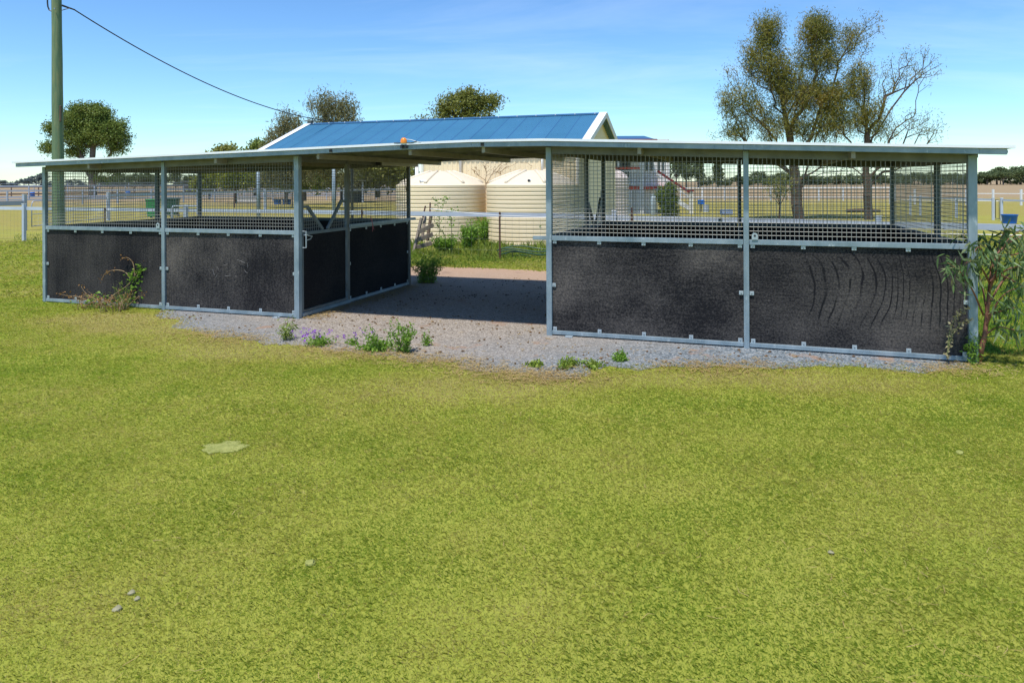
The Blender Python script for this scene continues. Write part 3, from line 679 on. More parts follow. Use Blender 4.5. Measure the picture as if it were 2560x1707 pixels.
# =================== tanks ===================
def tank(cx,cy,r,label,group,zs=2.0,zt=2.46,mat='tank',dm='tankdome',inlet=True,rot=0,ex_=(-.93,-.35,0)):
    t=T('water_tank',label,'water tank',Vector((cx,cy,0)),group); c=Vector((cx,cy,0))
    prof=[(r*.985,0)]; nb=14; z0=.04; z1=zs-.12
    for i in range(nb):
        a=z0+(z1-z0)*i/nb; h=(z1-z0)/nb
        prof+=[(r*.988,a),(r*.988,a+h*.14),(r,a+h*.30),(r,a+h*.86),(r*.988,a+h)]
    prof+=[(r*.982,z1+.01),(r*.998,z1+.03),(r*.998,zs-.02),(r*.985,zs)]
    P('tank_wall',MB().lathe(c,prof,72),mat,t,smooth=False)
    for o_ in t.children: o_.data.polygons.foreach_set('use_smooth',[True]*len(o_.data.polygons)); o_.data.set_sharp_from_angle(angle=R(35))
    dp=[(r*.985,zs),(r*.95,zs+.03),(r*.80,zs+.15),(r*.60,zs+.27),(r*.40,zs+.38),(r*.24,zt-.01),(r*.22,zt),(.01,zt+.01)]
    dome=P('dome_lid',MB().lathe(c,dp,72),dm,t,smooth=True)
    def dz(f): # dome height at radius fraction
        for (ra,za),(rb,zb) in zip(dp,dp[1:]):
            if rb<=f*r<=ra: return za+(zb-za)*(ra-f*r)/(ra-rb)
        return zt
    for k in range(7):
        an=rot+k*2*math.pi/7; pts=[c+Vector((math.cos(an)*r*f,math.sin(an)*r*f,dz(f)+.005)) for f in (.93,.8,.65,.5,.35,.25)]
        P('dome_rib',MB().path(pts,.055,8),dm,dome,smooth=True)
    if inlet:
        an=-math.pi/2+rot*0+inlet; d=Vector((math.cos(an),math.sin(an),0)); e=Vector(ex_).normalized()
        p=c+d*r*.90+Z3*(zs+.115)
        tr=P('inlet_pipe',MB().tube(p+e*.0,p-e*.34,.05,None,14),'pvc',t,smooth=False)
        P('pipe_mouth',MB().tube(p+e*.001,p+e*.004,.043,None,14),'hole',tr)
        P('moulded_step',MB().box(c+d*r*.80+Z3*(zs+.04),(.56,.26,.08),(Vector((1,-.1,0)).normalized(),Vector((.1,1,0)).normalized(),Z3)),dm,t,bevel=.04)
    return t
tank(-2.47,24.9,1.56,'cream ribbed water tank on the left, nearest the leaning timber rack','cream tanks in front of the shed',inlet=-.42,rot=1.75)
tank(.70,23.85,1.56,'cream ribbed water tank on the right, beside the right stall post','cream tanks in front of the shed',inlet=-.12,rot=1.35,ex_=(-.25,-.95,0))
pk=at(1519,Y=35.5)
tank(pk.x,35.5,1.02,'pinkish pale water tank partly hidden by the shed end wall','water tanks by the house',zs=2.28,zt=2.5,mat='tankpink',dm='tankpink',inlet=0)

# =================== fences ===================
def rail_fence(name,pts,label,zr_,post_px,mat='railpaint',rw=.05,rh=.10,group=None,ph=None,rails=None,pw=.08,cat='fence'):
    """pts: plan polyline; post_px: list of plan points"""
    t=T(name,label,cat,pts[0].copy(),group)
    for z in (rails or [zr_]):
        for a,b in zip(pts,pts[1:]): P('rail',MB().bar(a+Z3*z,b+Z3*z,rw,rh),mat,t)
    for p in post_px:
        h=ph or zr_+.12; q=P('post',MB().box(p+Z3*h/2,(pw,pw,h),(EU,EV,Z3)),mat,t)
        P('post_cap',MB().box(p+Z3*(h+.012),(pw*1.15,pw*1.15,.02),(EU,EV,Z3)),'white',q)
    return t
zn=1.20
npx=[(-260,501.5),(0,507.5),(300,514.5),(737,523.6),(1030,531.6),(1373,540),(1503,546),(1840,557),(2080,566.5),(2430,578),(2760,592)]
NP=[]
for px,py in npx:
    p=at(px,py,z=zn); p.z=0; NP.append(p)
def near_at(px):
    t=(px-1280)/F
    for a,b in zip(NP,NP[1:]):
        fa=a.x-t*a.y; fb=b.x-t*b.y
        if fa<=0<=fb: return a.lerp(b,fa/(fa-fb))
nf=rail_fence('rail_fence',NP,'pale grey rail fence running close behind the stable and past the tanks',zn,[near_at(x)+EV*.0-Vector((.0,.07,0)) for x in (63,466,2191)]+[near_at(1534)-Vector((0,.07,0))],rh=.115,ph=1.36,pw=.10)
for px,h in ((264,1.25),(1249,1.28),(1578,1.45),(905,1.3)):
    p=near_at(px)+Vector((0,-.06,0)); P('star_picket',MB().box(p+Z3*h/2,(.045,.045,h)),'picket',nf)
net=MB()
a,b=near_at(-200),near_at(112); L=(b-a).length
for i in range(int(L/.2)): p=a.lerp(b,i*.2/L); net.tube(p+Z3*.08,p+Z3*1.13,.0018,None,3,False)
for z in (.1,.25,.4,.55,.72,.9,1.1): net.tube(a+Z3*z,b+Z3*z,.0018,None,3,False)
P('wire_netting',net,'galvdark',nf); net=MB()
a,b=near_at(1050),near_at(1373); L=(b-a).length
for i in range(int(L/.2)): p=a.lerp(b,i*.2/L); net.tube(p+Z3*.08,p+Z3*1.13,.0018,None,3,False)
for z in (.25,.55,.85): net.tube(a+Z3*z,b+Z3*z,.0018,None,3,False)
P('wire_netting',net,'galvdark',nf)
# thin white line in front of the tanks
wl0=at(1075,520,Y=19.2); wl0.z=zat(1075,520,19.2); wl1=at(1375,544,Y=17.6); wl1.z=zat(1375,544,17.6)
tag(P('white_line',MB().path([wl0.lerp(wl1,i/12)-Z3*.05*math.sin(math.pi*i/12) for i in range(13)],.010,6),'pvc',org=wl0.copy()),'thin white electric tape stretched in front of the cream tanks','tape')
w2=MB(); a=at(2240,Y=11.9); b=at(2700,Y=10.4); a.z=zat(2240,592,11.9); b.z=zat(2700,606,10.4)
tag(P('white_line',w2.path([a,b],.008,6),'pvc',org=a.copy()),'thin white electric tape low behind the right end of the stable','tape')
# second fence with tube gate (left)
def G(px,py): return at(px,py)
S2=[]
for px,py,z in ((-420,505,1.25),(61,495,1.25)):
    p=at(px,py,z=z); p.z=0; S2.append(p)
rail_fence('rail_fence',S2,'grey rail fence ending at the gate, seen at the left edge',1.25,[S2[1]],mat='fargrey',rh=.2,ph=1.62,pw=.14)
gp0=S2[1]+Vector((.25,0.1,0)); gp1=G(270,541)
gt=T('field_gate','wide tubular farm gate with rounded top corners and mesh infill','gate',gp0.copy())
def arch(a,b,zb,zt,r,rad):
    d=(b-a).normalized(); pts=[a+Z3*zb,a+Z3*(zt-r)]
    for i in range(1,6): t=math.pi/2*i/5; pts.append(a+d*(r-r*math.cos(t))+Z3*(zt-r+r*math.sin(t)))
    for i in range(6): t=math.pi/2*i/5; pts.append(b-d*(r-r*math.sin(t))+Z3*(zt-r+r*math.cos(t)))
    pts.append(b+Z3*zb); return MB().path(pts,rad,8)
P('gate_frame',arch(gp0,gp1-(gp1-gp0).normalized()*.15,.15,1.32,.22,.022),'fargrey',gt,smooth=True)
P('gate_bar',MB().tube(gp0+Z3*.18,gp1+Z3*.18,.02),'fargrey',gt); P('gate_bar',MB().tube(gp0+Z3*.72,gp1+Z3*.72,.016),'fargrey',gt)
gm=MB(); L=(gp1-gp0).length
for i in range(int(L/.3)): p=gp0.lerp(gp1,i*.3/L); gm.tube(p+Z3*.18,p+Z3*1.3,.005,None,3,False)
for z in (.35,.52,.9,1.08): gm.tube(gp0+Z3*z,gp1+Z3*z,.005,None,3,False)
P('wire_mesh',gm,'fargrey',gt)
S3=[gp1,]
for px,py in ((495,528),(662,518),(860,512),(1030,508)): S3.append(G(px,py))
rail_fence('rail_fence',S3,'grey rail fence running right from the tubular gate toward the blue tubs',1.45,S3,mat='railpaint',rh=.17,ph=1.62,pw=.15)
for px,py in ((586,513),(730,513)):
    p=G(px,py); pk_=T('star_picket','rusty star picket standing in the dry paddock '+('under the yellow green tree' if px<600 else 'right of the blue tubs'),'post',p); P('shaft',MB().box(p+Z3*.8,(.07,.07,1.6)),'picket',pk_)
# small hoop gate seen through the second bay
g0=near_at(444)+Vector((0,-.4,0)); g1=near_at(515)+Vector((0,-.4,0))
hg=T('hoop_gate','small pale tubular hoop gate at the rail fence behind the left stall','gate',g0.copy()); P('gate_frame',arch(g0,g1,.05,1.36,.12,.03),'railpaint',hg,smooth=True); P('gate_bar',MB().tube(g0+Z3*.5,g1+Z3*.5,.02),'railpaint',hg)
# far yard rails (left, behind): several long fences
def far_fence(pa,pb,rails,h,mat,label,n,lastgroup='rail fences of the far yards',rad=.06):
    a=at(*pa); b=at(*pb); t=T('yard_fence',label,'fence',a.copy(),lastgroup)
    for z in rails: P('rail',MB().bar(a+Z3*z,b+Z3*z,.06,rad*2),mat,t)
    for i in range(n+1):
        p=a.lerp(b,i/n); P('post',MB().box(p+Z3*h/2,(.13,.13,h)),mat,t)
far_fence((-300,503),(1000,494),[.55,1.45],1.5,'fargrey','grey pipe rail fence, nearest of the far yards',16,rad=.07)
far_fence((-300,489),(1000,484),[.4,1.9],2.0,'fargrey','grey pipe rail fence second in the far yards, behind the blue drums',18,rad=.10)
far_fence((-200,482),(700,476),[.5,1.7],1.9,'brownrail','brown timber rail fence in the far yards',16,rad=.11)
far_fence((-100,472),(1000,469),[.9,2.4],2.5,'fargrey','pale thin rail fence farthest back in the yards',18,rad=.05)
# right hand far fences
far_fence((1700,505),(2235,512),[.35,1.35],1.4,'white','white top rail fence across the right paddock',9,'rail fences of the right paddock',.05)
far_fence((2225,520),(2700,530),[.35,.95],1.3,'white','thin pale wire fence in the dry paddock beyond the right gateway',7,'rail fences of the right paddock',.03)
F3=[at(px,py) for px,py in ((2275,548),(2300,549),(2389,556),(2482,563))]
rail_fence('rail_fence',F3,'grey rail fence left of the narrow gateway by the blue tub',1.05,F3,mat='railpaint',rh=.09,ph=1.14,pw=.11)
F4=[at(2503,565),at(2800,590)]
rail_fence('rail_fence',F4,'grey rail fence right of the narrow gateway by the blue tub',1.05,[F4[0],F4[1]],mat='railpaint',rh=.09,ph=1.14,pw=.11)
gw0=F3[-1]+Vector((.12,0,0)); gw1=F4[0]-Vector((.12,0,0))
ng=T('hoop_gate','narrow dark hoop gate between two pale posts near the blue tub','gate',gw0.copy()); P('gate_frame',arch(gw0,gw1,.08,1.06,.1,.018),'galvdark',ng,smooth=True); P('gate_bar',MB().tube(gw0+Z3*.1,gw1+Z3*.1,.018),'galvdark',ng)

# =================== tubs, drums, bins ===================
def tub(px,py,r,h,label,group=None,taper=.85,mat='bluetub'):
    p=at(px,py); p.y+=r; t=T('plastic_tub',label,'tub',p,group)
    P('tub_wall',MB().lathe(p,[(r*taper,0),(r*taper,.01),(r,h),(r*1.06,h),(r*1.06,h-.04),(r*1.0,h-.045)],32),mat,t,smooth=True)
    P('tub_rim',MB().lathe(p,[(r*.97,h-.1),(r*.97,h+.012),(r*1.07,h+.012),(r*1.07,h-.01)],32),mat,t)
    P('tub_floor',MB().lathe(p,[(.001,.03),(r*taper*.98,.03)],32),mat,t); return t
tub(2535,573,.33,.42,'round blue plastic tub on the grass by the right gateway','blue tubs')
tub(690,505,.40,.50,'left one of two round blue tubs under the trees','blue tubs')
tub(713,505.5,.44,.50,'right one of two round blue tubs under the trees','blue tubs')
def drum(px,py,r,h,label):
    p=at(px,py); t=T('plastic_drum',label,'drum',p,'blue drums in the far yards')
    P('drum_body',MB().lathe(p,[(.001,0),(r,0),(r,h*.3),(r*1.05,h*.33),(r*1.05,h*.36),(r,h*.39),(r,h*.63),(r*1.05,h*.66),(r*1.05,h*.69),(r,h*.72),(r,h*.95),(r*.9,h),(.001,h)],24),'bluetub',t,smooth=True)
    P('drum_band',MB().lathe(p,[(r*1.02,h*.46),(r*1.02,h*.56)],24),'white',t)
drum(81,479.5,.36,.78,'blue drum with white band in the far yards, left of the stable')
drum(320,479,.36,.78,'blue drum with white band in the far yards, seen through the left mesh')
def wheelie(px,py,w,h,label,mat):
    p=at(px,py); t=T('wheelie_bin',label,'bin',p,'wheelie bins behind the left stall')
    hw=w/2; d=.62
    lo=[Vector((x*hw*.82,y*d*.40,.08)) for x,y in ((-1,-1),(1,-1),(1,1),(-1,1))]; hi=[Vector((x*hw,y*d*.5,h*.90)) for x,y in ((-1,-1),(1,-1),(1,1),(-1,1))]
    P('bin_body',MB().add([p+v_ for v_ in lo+hi],[(3,2,1,0),(4,5,6,7),(0,1,5,4),(1,2,6,5),(2,3,7,6),(3,0,4,7)]),mat,t,bevel=.02)
    P('bin_lid',MB().box(p+Z3*(h*.93),(w*1.08,d*1.1,h*.06)),mat,t,bevel=.02)
    P('bin_handle',MB().tube(p+Vector((-hw,.36,h*.92)),p+Vector((hw,.36,h*.92)),.02),mat,t)
    for s in (-1,1): P('bin_wheel',MB().tube(p+Vector((s*hw*.8-.03,.25,.1)),p+Vector((s*hw*.8+.03,.25,.1)),.1,None,14),'black',t)
wheelie(382,536,.62,1.2,'bright green wheelie bin behind the left stall mesh','greenbin')
wheelie(431,533,.66,1.22,'dark green wheelie bin right of the brighter one','darkgreenbin')
p=at(616,499); tr=T('water_trough','long low pale trough in the grass between the yellow green tree and the tubs','trough',p)
P('trough_wall',MB().bar(p-Vector((1.3,0,-.28)),p+Vector((1.3,0,.28)),.5,.56),'concrete',tr,bevel=.03); P('trough_rim',MB().bar(p-Vector((1.35,0,-.58)),p+Vector((1.35,0,.58)),.58,.05),'concrete',tr)
for px,wd,lab in ((875,2.6,'dark low animal shelter under the trees, left of the open stall'),):
    p=at(px,502); ks=T('animal_shelter',lab,'shelter',p); P('roof',MB().box(p+Z3*2.35,(wd*1.7,2.6,.06)),'galvdark',ks); P('wall',MB().box(p+Vector((0,1,1.1)),(wd,.1,2.2)),'sheetdark',ks)
    for s in (-1,1): P('post',MB().box(p+Vector((s*wd*.6,-1,1.15)),(.12,.12,2.3)),'railpaint',ks)
# dark spots of far sheds
for px,py,w,h,lab in ((500,474,7,2.6,'small dark flat roofed shelter far away behind the left stall'),(715,470,5,2.4,'small white shed far off under the trees')):
    p=at(px,py); ks=T('far_shelter',lab,'shed',p); P('wall',MB().box(p+Z3*h/2,(w,3,h)),'white' if 'white' in lab else 'sheetdark',ks); P('roof',MB().box(p+Z3*(h+.12),(w*1.15,3.6,.18)),'white' if 'white' in lab else 'galvdark',ks)

# =================== house ===================
HX=at(1600,Y=46)
hs=T('white_house','raised white weatherboard house with red trim and stairs behind the shed','house',Vector((HX.x,46,0)))
def hb(name,pxa,pxb,pya,pyb,Y,dep,mat,parent=hs,bev=0,label=None):
    xa=(pxa-1280)*Y/F; xb=(pxb-1280)*Y/F; zt=zat((pxa+pxb)/2,pya,Y); zb_=zat((pxa+pxb)/2,pyb,Y)
    return P(name,MB().box(((xa+xb)/2,Y+dep/2,(zt+zb_)/2),(abs(xb-xa),dep,zt-zb_)),mat,parent,label=label)
hb('wall',1608,1672,352,470,46,5.5,'whitewall')
hb('veranda_shade',1490,1606,352,474,51,.2,'glass_shade')  # dark sheet painted in for the shade of the open veranda
hb('floor_band',1565,1664,470,477,45.5,5.5,'red',label='red painted floor edge')
hb('veranda_post',1600,1609,350,541,45.3,.25,'white'); hb('veranda_post',1545,1549,380,425,45.3,.15,'white')
hb('handrail',1480,1600,421,426,45.3,.12,'red'); hb('handrail',1480,1600,429,432,45.3,.06,'white'); hb('handrail',1480,1600,463,466,45.3,.06,'white')
for i in range(14): hb('baluster',1508+i*6.6,1509.8+i*6.6,432,463,45.3,.05,'white')
for i in range(8): hb('slat',1569+i*4.2,1571.6+i*4.2,478,541,45.4,.04,'white')
hb('under_wall',1602,1642,477,541,45.8,.1,'whitewall'); hb('under_shade',1565,1602,478,541,46.5,.05,'sheetdark')  # under_shade: dark sheet standing in for shade below the floor
for a,b in ((1614,1620),(1626,1632),(1645,1650),(1656,1660)): 
    w=hb('window',a-.8,b+.8,400,432,45.96,.06,'white'); hb('pane',a,b,401.5,430.5,45.92,.05,'glass_shade',w)
hb('corner_post',1670,1674,352,470,45.9,.2,'white')
# stairs running down to the right
sa=at(1640,Y=45.6); sb=at(1722,Y=45.6); z0=zat(1640,432,45.6); z1=zat(1722,487,45.6)
P('stair_rail',MB().bar(Vector((sa.x,45.2,z0)),Vector((sb.x,45.2,z1)),.1,.14),'darkred',hs); P('stair_rail',MB().bar(Vector((sa.x,45.2,z0-.3)),Vector((sb.x,45.2,z1-.3)),.06,.08),'white',hs)
P('stair_stringer',MB().bar(Vector((sa.x,45.3,z0-1.15)),Vector((sb.x,45.3,z1-1.0)),.08,.28),'white',hs)
for i in range(9):
    s=i/8; x=sa.x+(sb.x-sa.x)*s; z=z0-1.15+(z1-1.0-z0+1.15)*s; P('stair_tread',MB().box((x,45.8,z),(.3,1.0,.05)),'white',hs)
pb_=Vector((sb.x+.03,45.2,0)); P('newel_post',MB().box(pb_+Z3*(z1+.1)/2,(.22,.22,z1+.1)),'creamtrim',hs); P('newel_cap',MB().box(pb_+Z3*(z1+.16),(.30,.30,.12)),'darkred',hs)
# house roof
me_l=(1470-1280)*44/F; me_r=(1641-1280)*44/F; hz=zat(1600,352.5,44)
rb=MB().add([(me_l,44.0,hz),(me_r,44.0,hz),(me_r-.1,47.5,hz+.45),(me_l,47.5,hz+.45),(me_r,51,hz),(me_l,51,hz)],[(0,1,2,3),(3,2,4,5),(1,4,2)])
P('roof',rb,'blueroof',hs); P('gutter',MB().bar(Vector((me_l,43.95,hz-.05)),Vector((me_r+.05,43.95,hz-.05)),.12,.16),'darkred',hs)
p=at(1633,542); gc=T('gas_cylinder','tall grey gas cylinder standing against the white house base','gas cylinder',p)
P('cylinder_body',MB().lathe(p,[(.001,0),(.18,0),(.19,.05),(.19,1.0),(.16,1.12),(.08,1.18),(.001,1.18)],24),'gas',gc,smooth=True); P('valve_collar',MB().lathe(p,[(.11,1.15),(.11,1.32),(.10,1.32),(.10,1.15)],18),'gas',gc); P('valve',MB().tube(p+Z3*1.16,p+Z3*1.27,.03),'bolt',gc)
p=at(1764,535); cn=T('metal_drum','pale metal drum with a blue box on it in the right paddock','drum',p)
P('drum_body',MB().lathe(p,[(.001,0),(.20,0),(.20,.48),(.001,.48)],20),'railpaint',cn,smooth=False)
bx=T('blue_box','small blue box perched behind the pale metal drum','box',p+Vector((-.25,.3,0)))
P('box_body',MB().box(p+Vector((-.25,.3,.66)),(.42,.3,.30)),'bluetub',bx,bevel=.02); P('box_stand',MB().box(p+Vector((-.25,.3,.26)),(.08,.08,.5)),'galvdark',bx)
p=at(1815,543); bc=T('blue_crate','faded blue crate on the ground left of the middle post','crate',p)
P('crate_body',MB().box(p+Z3*.17,(.68,.45,.32)),'bluepale',bc,bevel=.02)
for z in (.10,.22): P('crate_band',MB().box(p+Vector((0,-.228,z)),(.66,.01,.03)),'white',bc)
p=at(2165,540); lg=T('fallen_log','low timber log lying in the grass left of the right hand tree','log',p); P('log_body',MB().path([p-Vector((1.3,0,-.1)),p+Vector((0,.1,.12)),p+Vector((.9,0,.08))],[.1,.12,.08],8),'bark',lg,smooth=True)
# rotten timber rack by the tanks
p=at(1058,636); rk=T('timber_rack','leaning broken weathered timber rack by the left stall','timber rack',p)
def pq(px,py,Y): 
    q=at(px,py,Y=Y); q.z=zat(px,py,Y); return q
Yr=p.y
for i,(a,b,w,m_) in enumerate((((1032,632),(1053,543),.085,'weathered'),((1053,600),(1062,540),.07,'weathered'),((1067,600),(1077,534),.075,'bark'))): P('upright',MB().bar(pq(*a,Yr+.1*i),pq(*b,Yr+.25+.1*i),w,.06),m_,rk)
for a,b in (((1045,578),(1083,560)),((1042,597),(1081,584)),((1040,616),(1078,606))): P('slat',MB().bar(pq(*a,Yr-.03),pq(*b,Yr+.12),.03,.12),'weathered',rk,bevel=.008)
for a,b in (((1056,542),(1063,513)),((1074,535),(1075,505))): P('iron_stake',MB().tube(pq(*a,Yr+.2),pq(*b,Yr+.3),.022),'picket',rk)
P('broken_branch',MB().path([pq(1030,640,Yr-.3),pq(1048,628,Yr-.3),pq(1066,640,Yr-.5)],.02),'weathered',rk)
hc=MB(); p=at(1300,643); rg=random.Random(3)
for k in range(3):
    r_=.45+.1*k; hc.path([p+Vector((math.cos(t)*r_*1.3+.1*k,math.sin(t)*r_*.6,.03+.10*k+.05*math.sin(3*t+k))) for t in [2*math.pi*i/24 for i in range(25)]],.018,6)
tag(P('garden_hose',hc,'hose',org=p),'coiled dark green garden hose in the grass near the right tank','hose')

# =================== trees ===================
def grow(base,trunks,targets,step,seed,up=.15):
    rg=np.random.RandomState(seed); pos_=[];par=[]
    for tr in trunks:
        pv=-1
        if pos_: # attach to the nearest existing node
            D=[(Vector(q)-tr[0]).length for q in pos_]; pv=int(np.argmin(D))
        for a,b in zip(tr,tr[1:]):
            n=max(1,int((b-a).length/step))
            for k in range(n):
                q=a.lerp(b,k/n); 
                if pv>=0 and (Vector(pos_[pv])-q).length<1e-3: continue
                q=q+Vector(rg.normal(size=3))*step*.06; pos_.append(tuple(q)); par.append(pv); pv=len(pos_)-1
        pos_.append(tuple(tr[-1])); par.append(pv)
    Ppos=[np.array(q) for q in pos_]; plen=[0.]*len(Ppos)
    for i in range(len(Ppos)):
        if par[i]>=0: plen[i]=plen[par[i]]+float(np.linalg.norm(Ppos[i]-Ppos[par[i]]))
    z0=pos_[0][2]; hmin=min(t[-1].z for t in trunks)*.25+z0*.75
    root=np.array(trunks[0][-1] if len(trunks)==1 else trunks[0][1]); order=np.argsort(np.linalg.norm(targets-root,axis=1)); tips=[]
    for i in order:
        t=targets[i]; A=np.array(Ppos); d=np.linalg.norm(A-t,axis=1); pen=np.maximum(0,A[:,2]-t[2]+.35*d)*1.2; pen[A[:,2]<hmin]+=5
        j=int(np.argmin(d+pen+.55*np.array(plen))); D=d[j]; n=max(1,int(D/step)); pv=j; p0=A[j]
        for k in range(1,n+1):
            s=k/n; q=p0+(t-p0)*s; q=q+np.array([0,0,up*D*math.sin(math.pi*s)])*(-1 if up<0 else 1)+rg.normal(size=3)*step*.13*(k<n)
            Ppos.append(q); par.append(pv); plen.append(plen[pv]+float(np.linalg.norm(q-Ppos[pv]))); pv=len(Ppos)-1
        tips.append(pv)
    return Ppos,par,tips
def wood(Ppos,par,r0,rt,ex=.5):
    n=len(Ppos); cnt=np.zeros(n); ch=np.zeros(n,int)
    for i in range(n):
        if par[i]>=0: ch[par[i]]+=1
    cnt[ch==0]=1
    for i in range(n-1,0,-1):
        if par[i]>=0: cnt[par[i]]+=cnt[i]
    r=rt+(r0-rt)*((cnt-1)/max(1,cnt.max()-1))**ex
    mb=MB()
    for i in range(n):
        j=par[i]
        if j<0: continue
        k=8 if r[i]>r0*.4 else (5 if r[i]>r0*.12 else 3)
        rj=min(r[j],r[i]*1.5); mb.tube(Vector(Ppos[j]),Vector(Ppos[i]),rj*(1.03),r[i],k,False)
    return mb
def blobtargets(rg,blobs,Y,n,dfac=.8):
    """blobs in measured units (x,y,rx,ry,weight) placed round the tree at its own distance"""
    w=np.array([b[4]*b[2]*b[3] for b in blobs],float); w/=w.sum(); out=[]
    for i in rg.choice(len(blobs),n,p=w):
        x,y,rx,ry,_=blobs[i]; v=nrm(rg.normal(size=3))*rg.uniform(0,1)**.42
        X=(x+v[0]*rx-1280+(y-456)*ROLL)*Y/F; Z=H-(y+v[1]*ry-hor(x))*Y/F; D=v[2]*(rx+ry)/2*dfac*Y/F
        out.append((X,Y+D,Z))
    return np.array(out)
def tree(name,label,cat,px,Y,trunks,blobs,n,per,spread,L,W,leafm,barkm,r0,seed,bias=(0,0,.3),step=.5,rt=.012,bare=(),group=None,up=.12,ex=.62):
    rg=np.random.RandomState(seed); base=at(px,Y=Y); base.z=0
    t=T(name,label,cat,base,group)
    TR=[]
    for tr in trunks:
        l=[]
        for (a,b) in tr:
            q=at(a,b,Y=Y); q.z=max(-.05,zat(a,b,Y)); l.append(q)
        TR.append(l)
    tg=blobtargets(rg,blobs,Y,n); Pp,par,tips=grow(base,TR,tg,step,seed,up)
    tipset=list(tips)
    nb=len(tips)
    if bare:
        tb=blobtargets(rg,bare[0],Y,bare[1]); 
        tg2=np.vstack([tg,tb]); Pp,par,tips=grow(base,TR,tg2,step,seed,up)
    P('trunk',wood(Pp,par,r0,rt,ex),barkm,t,smooth=True)
    C=np.repeat(tg,per,axis=0)+rg.normal(size=(n*per,3))*np.array(spread)
    if bare:
        k=bare[2]; C=np.vstack([C,np.repeat(tb,k,axis=0)+rg.normal(size=(len(tb)*k,3))*np.array(spread)*.8])
    A=leaves(rg,C,L,W,bias); cl=np.repeat(rg.uniform(0,1,len(C)//per+1),per)[:len(C)]
    rnd=np.clip(.55*cl+.45*rg.uniform(0,1,len(C)),0,1)
    pmesh('crown',A,rnd,leafm,t); return t
# large tree right, two stems
tree('old_tree','largest tree, dense olive and rusty crown with forked trunk behind the right stall','tree',1995,38.5,
 [[(1995,557),(1994,520),(1990,470),(1985,420),(1975,350),(1960,270)],[(2003,480),(2014,440),(2030,390),(2050,330),(2075,250)]],
 [(1924,91,36,52,1.3),(1924,169,60,60,1.2),(1859,264,58,52,.9),(1838,332,45,24,.6),(1948,323,58,42,.8),(2046,88,44,44,1.8),(2052,154,66,42,1.1),(2127,105,26,35,.8),(2067,249,72,44,1.5),(1978,228,55,55,1.0),(2052,318,80,40,.7),(1880,130,30,40,.5)],
 920,74,(.20,.20,.27),.18,.029,'leafcas','bark',.30,11,(0,0,.9),.45,.011,
 ([(1960,240,90,80,1.2),(2171,75,38,36,1),(1850,190,50,40,.5),(1838,330,60,40,.5),(1930,400,80,30,.6),(2085,410,70,35,.6),(2150,130,40,60,.7),(1935,60,60,20,.4),(2110,55,40,20,.4)],260,20),ex=.66)
# thin tree beside it
tree('bare_tree','half bare tree with fine open twigs, right of the largest tree','tree',2170,38.0,
 [[(2170,559),(2168,500),(2166,440),(2168,370),(2166,300)],[(2170,380),(2200,330),(2228,285),(2262,240)]],
 [(2150,213,32,50,1.3),(2170,300,60,45,.8),(2205,335,50,30,.5),(2110,310,40,40,.7)],
 210,60,(.18,.18,.25),.18,.028,'leafcas','bark',.22,23,(0,0,.8),.42,.010,
 ([(2231,190,70,62,1.0),(2300,180,58,52,.9),(2305,318,66,38,1.1),(2216,332,60,32,.8),(2205,258,55,50,.9),(2340,330,40,40,.6),(2110,400,60,40,.6),(2230,400,60,40,.5)],330,9),ex=.66)
# round tree left
tree('round_tree','big round dark green tree behind the power pole','tree',232,110,
 [[(232,480),(232,455),(231,440),(232,400),(236,340)],[(231,442),(215,410),(200,370),(190,330)],[(232,440),(255,405),(280,370)]],
 [(201,286,55,38,1),(249,275,28,26,1.2),(287,324,36,40,.9),(210,330,66,30,.8),(124,363,20,22,.9),(130,311,15,16,.9),(191,372,30,13,.6),(296,366,26,15,.7),(239,315,50,30,.8),(260,425,40,14,.4),(215,425,25,10,.3)],
 480,85,(.50,.50,.38),.34,.16,'leafbig','barkgrey',.6,31,(0,0,.2),1.1,.04,ex=.6)
# trees behind the shed
tree('casuarina_tree','feathery olive tree rising above the left end of the blue roof','tree',835,58,
 [[(835,500),(838,440),(842,380),(846,320)],[(838,430),(870,370),(885,310)]],
 [(814,268,42,38,1.0),(868,272,34,36,1.0),(840,320,70,40,.8),(880,380,60,40,.7),(800,390,60,45,.8),(850,440,80,30,.6)],
 330,46,(.24,.24,.40),.34,.055,'leafcas2','barkgrey',.18,41,(0,0,1.0),.7,.015)
tree('casuarina_tree','lower feathery olive tree left of the blue roof end','tree',715,60,
 [[(715,505),(717,440),(720,370),(722,320)]],
 [(722,308,36,30,1.0),(700,345,40,35,1.0),(690,400,50,40,.9),(740,410,55,45,.9),(700,440,60,22,.6)],
 260,44,(.26,.26,.38),.34,.06,'leafcas2','barkgrey',.15,43,(0,0,1.0),.7,.015)
tree('olive_tree','olive crowned tree showing above the middle of the blue roof','tree',1160,52,
 [[(1160,520),(1160,430),(1165,350),(1168,290)]],
 [(1150,262,55,32,1.0),(1110,275,35,22,.8),(1222,262,28,26,.9),(1180,245,40,20,.8),(1160,300,80,20,.7),(1165,240,20,18,.7)],
 260,42,(.24,.24,.22),.20,.085,'leafolive','bark',.17,47,(0,0,.3),.6,.015,([(1052,290,16,8,1),(1075,300,20,10,1),(1250,245,15,15,1)],20,14))
tree('small_leafy_tree','yellow green small tree seen through the left mesh','tree',590,75,
 [[(590,500),(589,470),(590,440)]],
 [(590,436,28,22,1),(575,450,22,14,1),(608,448,22,18,1)],130,60,(.3,.3,.25),.26,.14,'leafbright','bark',.12,53,(0,0,.1),.5,.015)
tree('small_leafy_tree','bright green bushy tree at the left of the yellow green one','tree',525,95,
 [[(525,490),(525,465),(528,445)]],[(520,445,30,20,1),(545,438,28,22,1),(500,455,18,14,.8)],110,55,(.45,.45,.35),.4,.2,'leafbright','bark',.16,54,(0,0,.1),.7,.02)
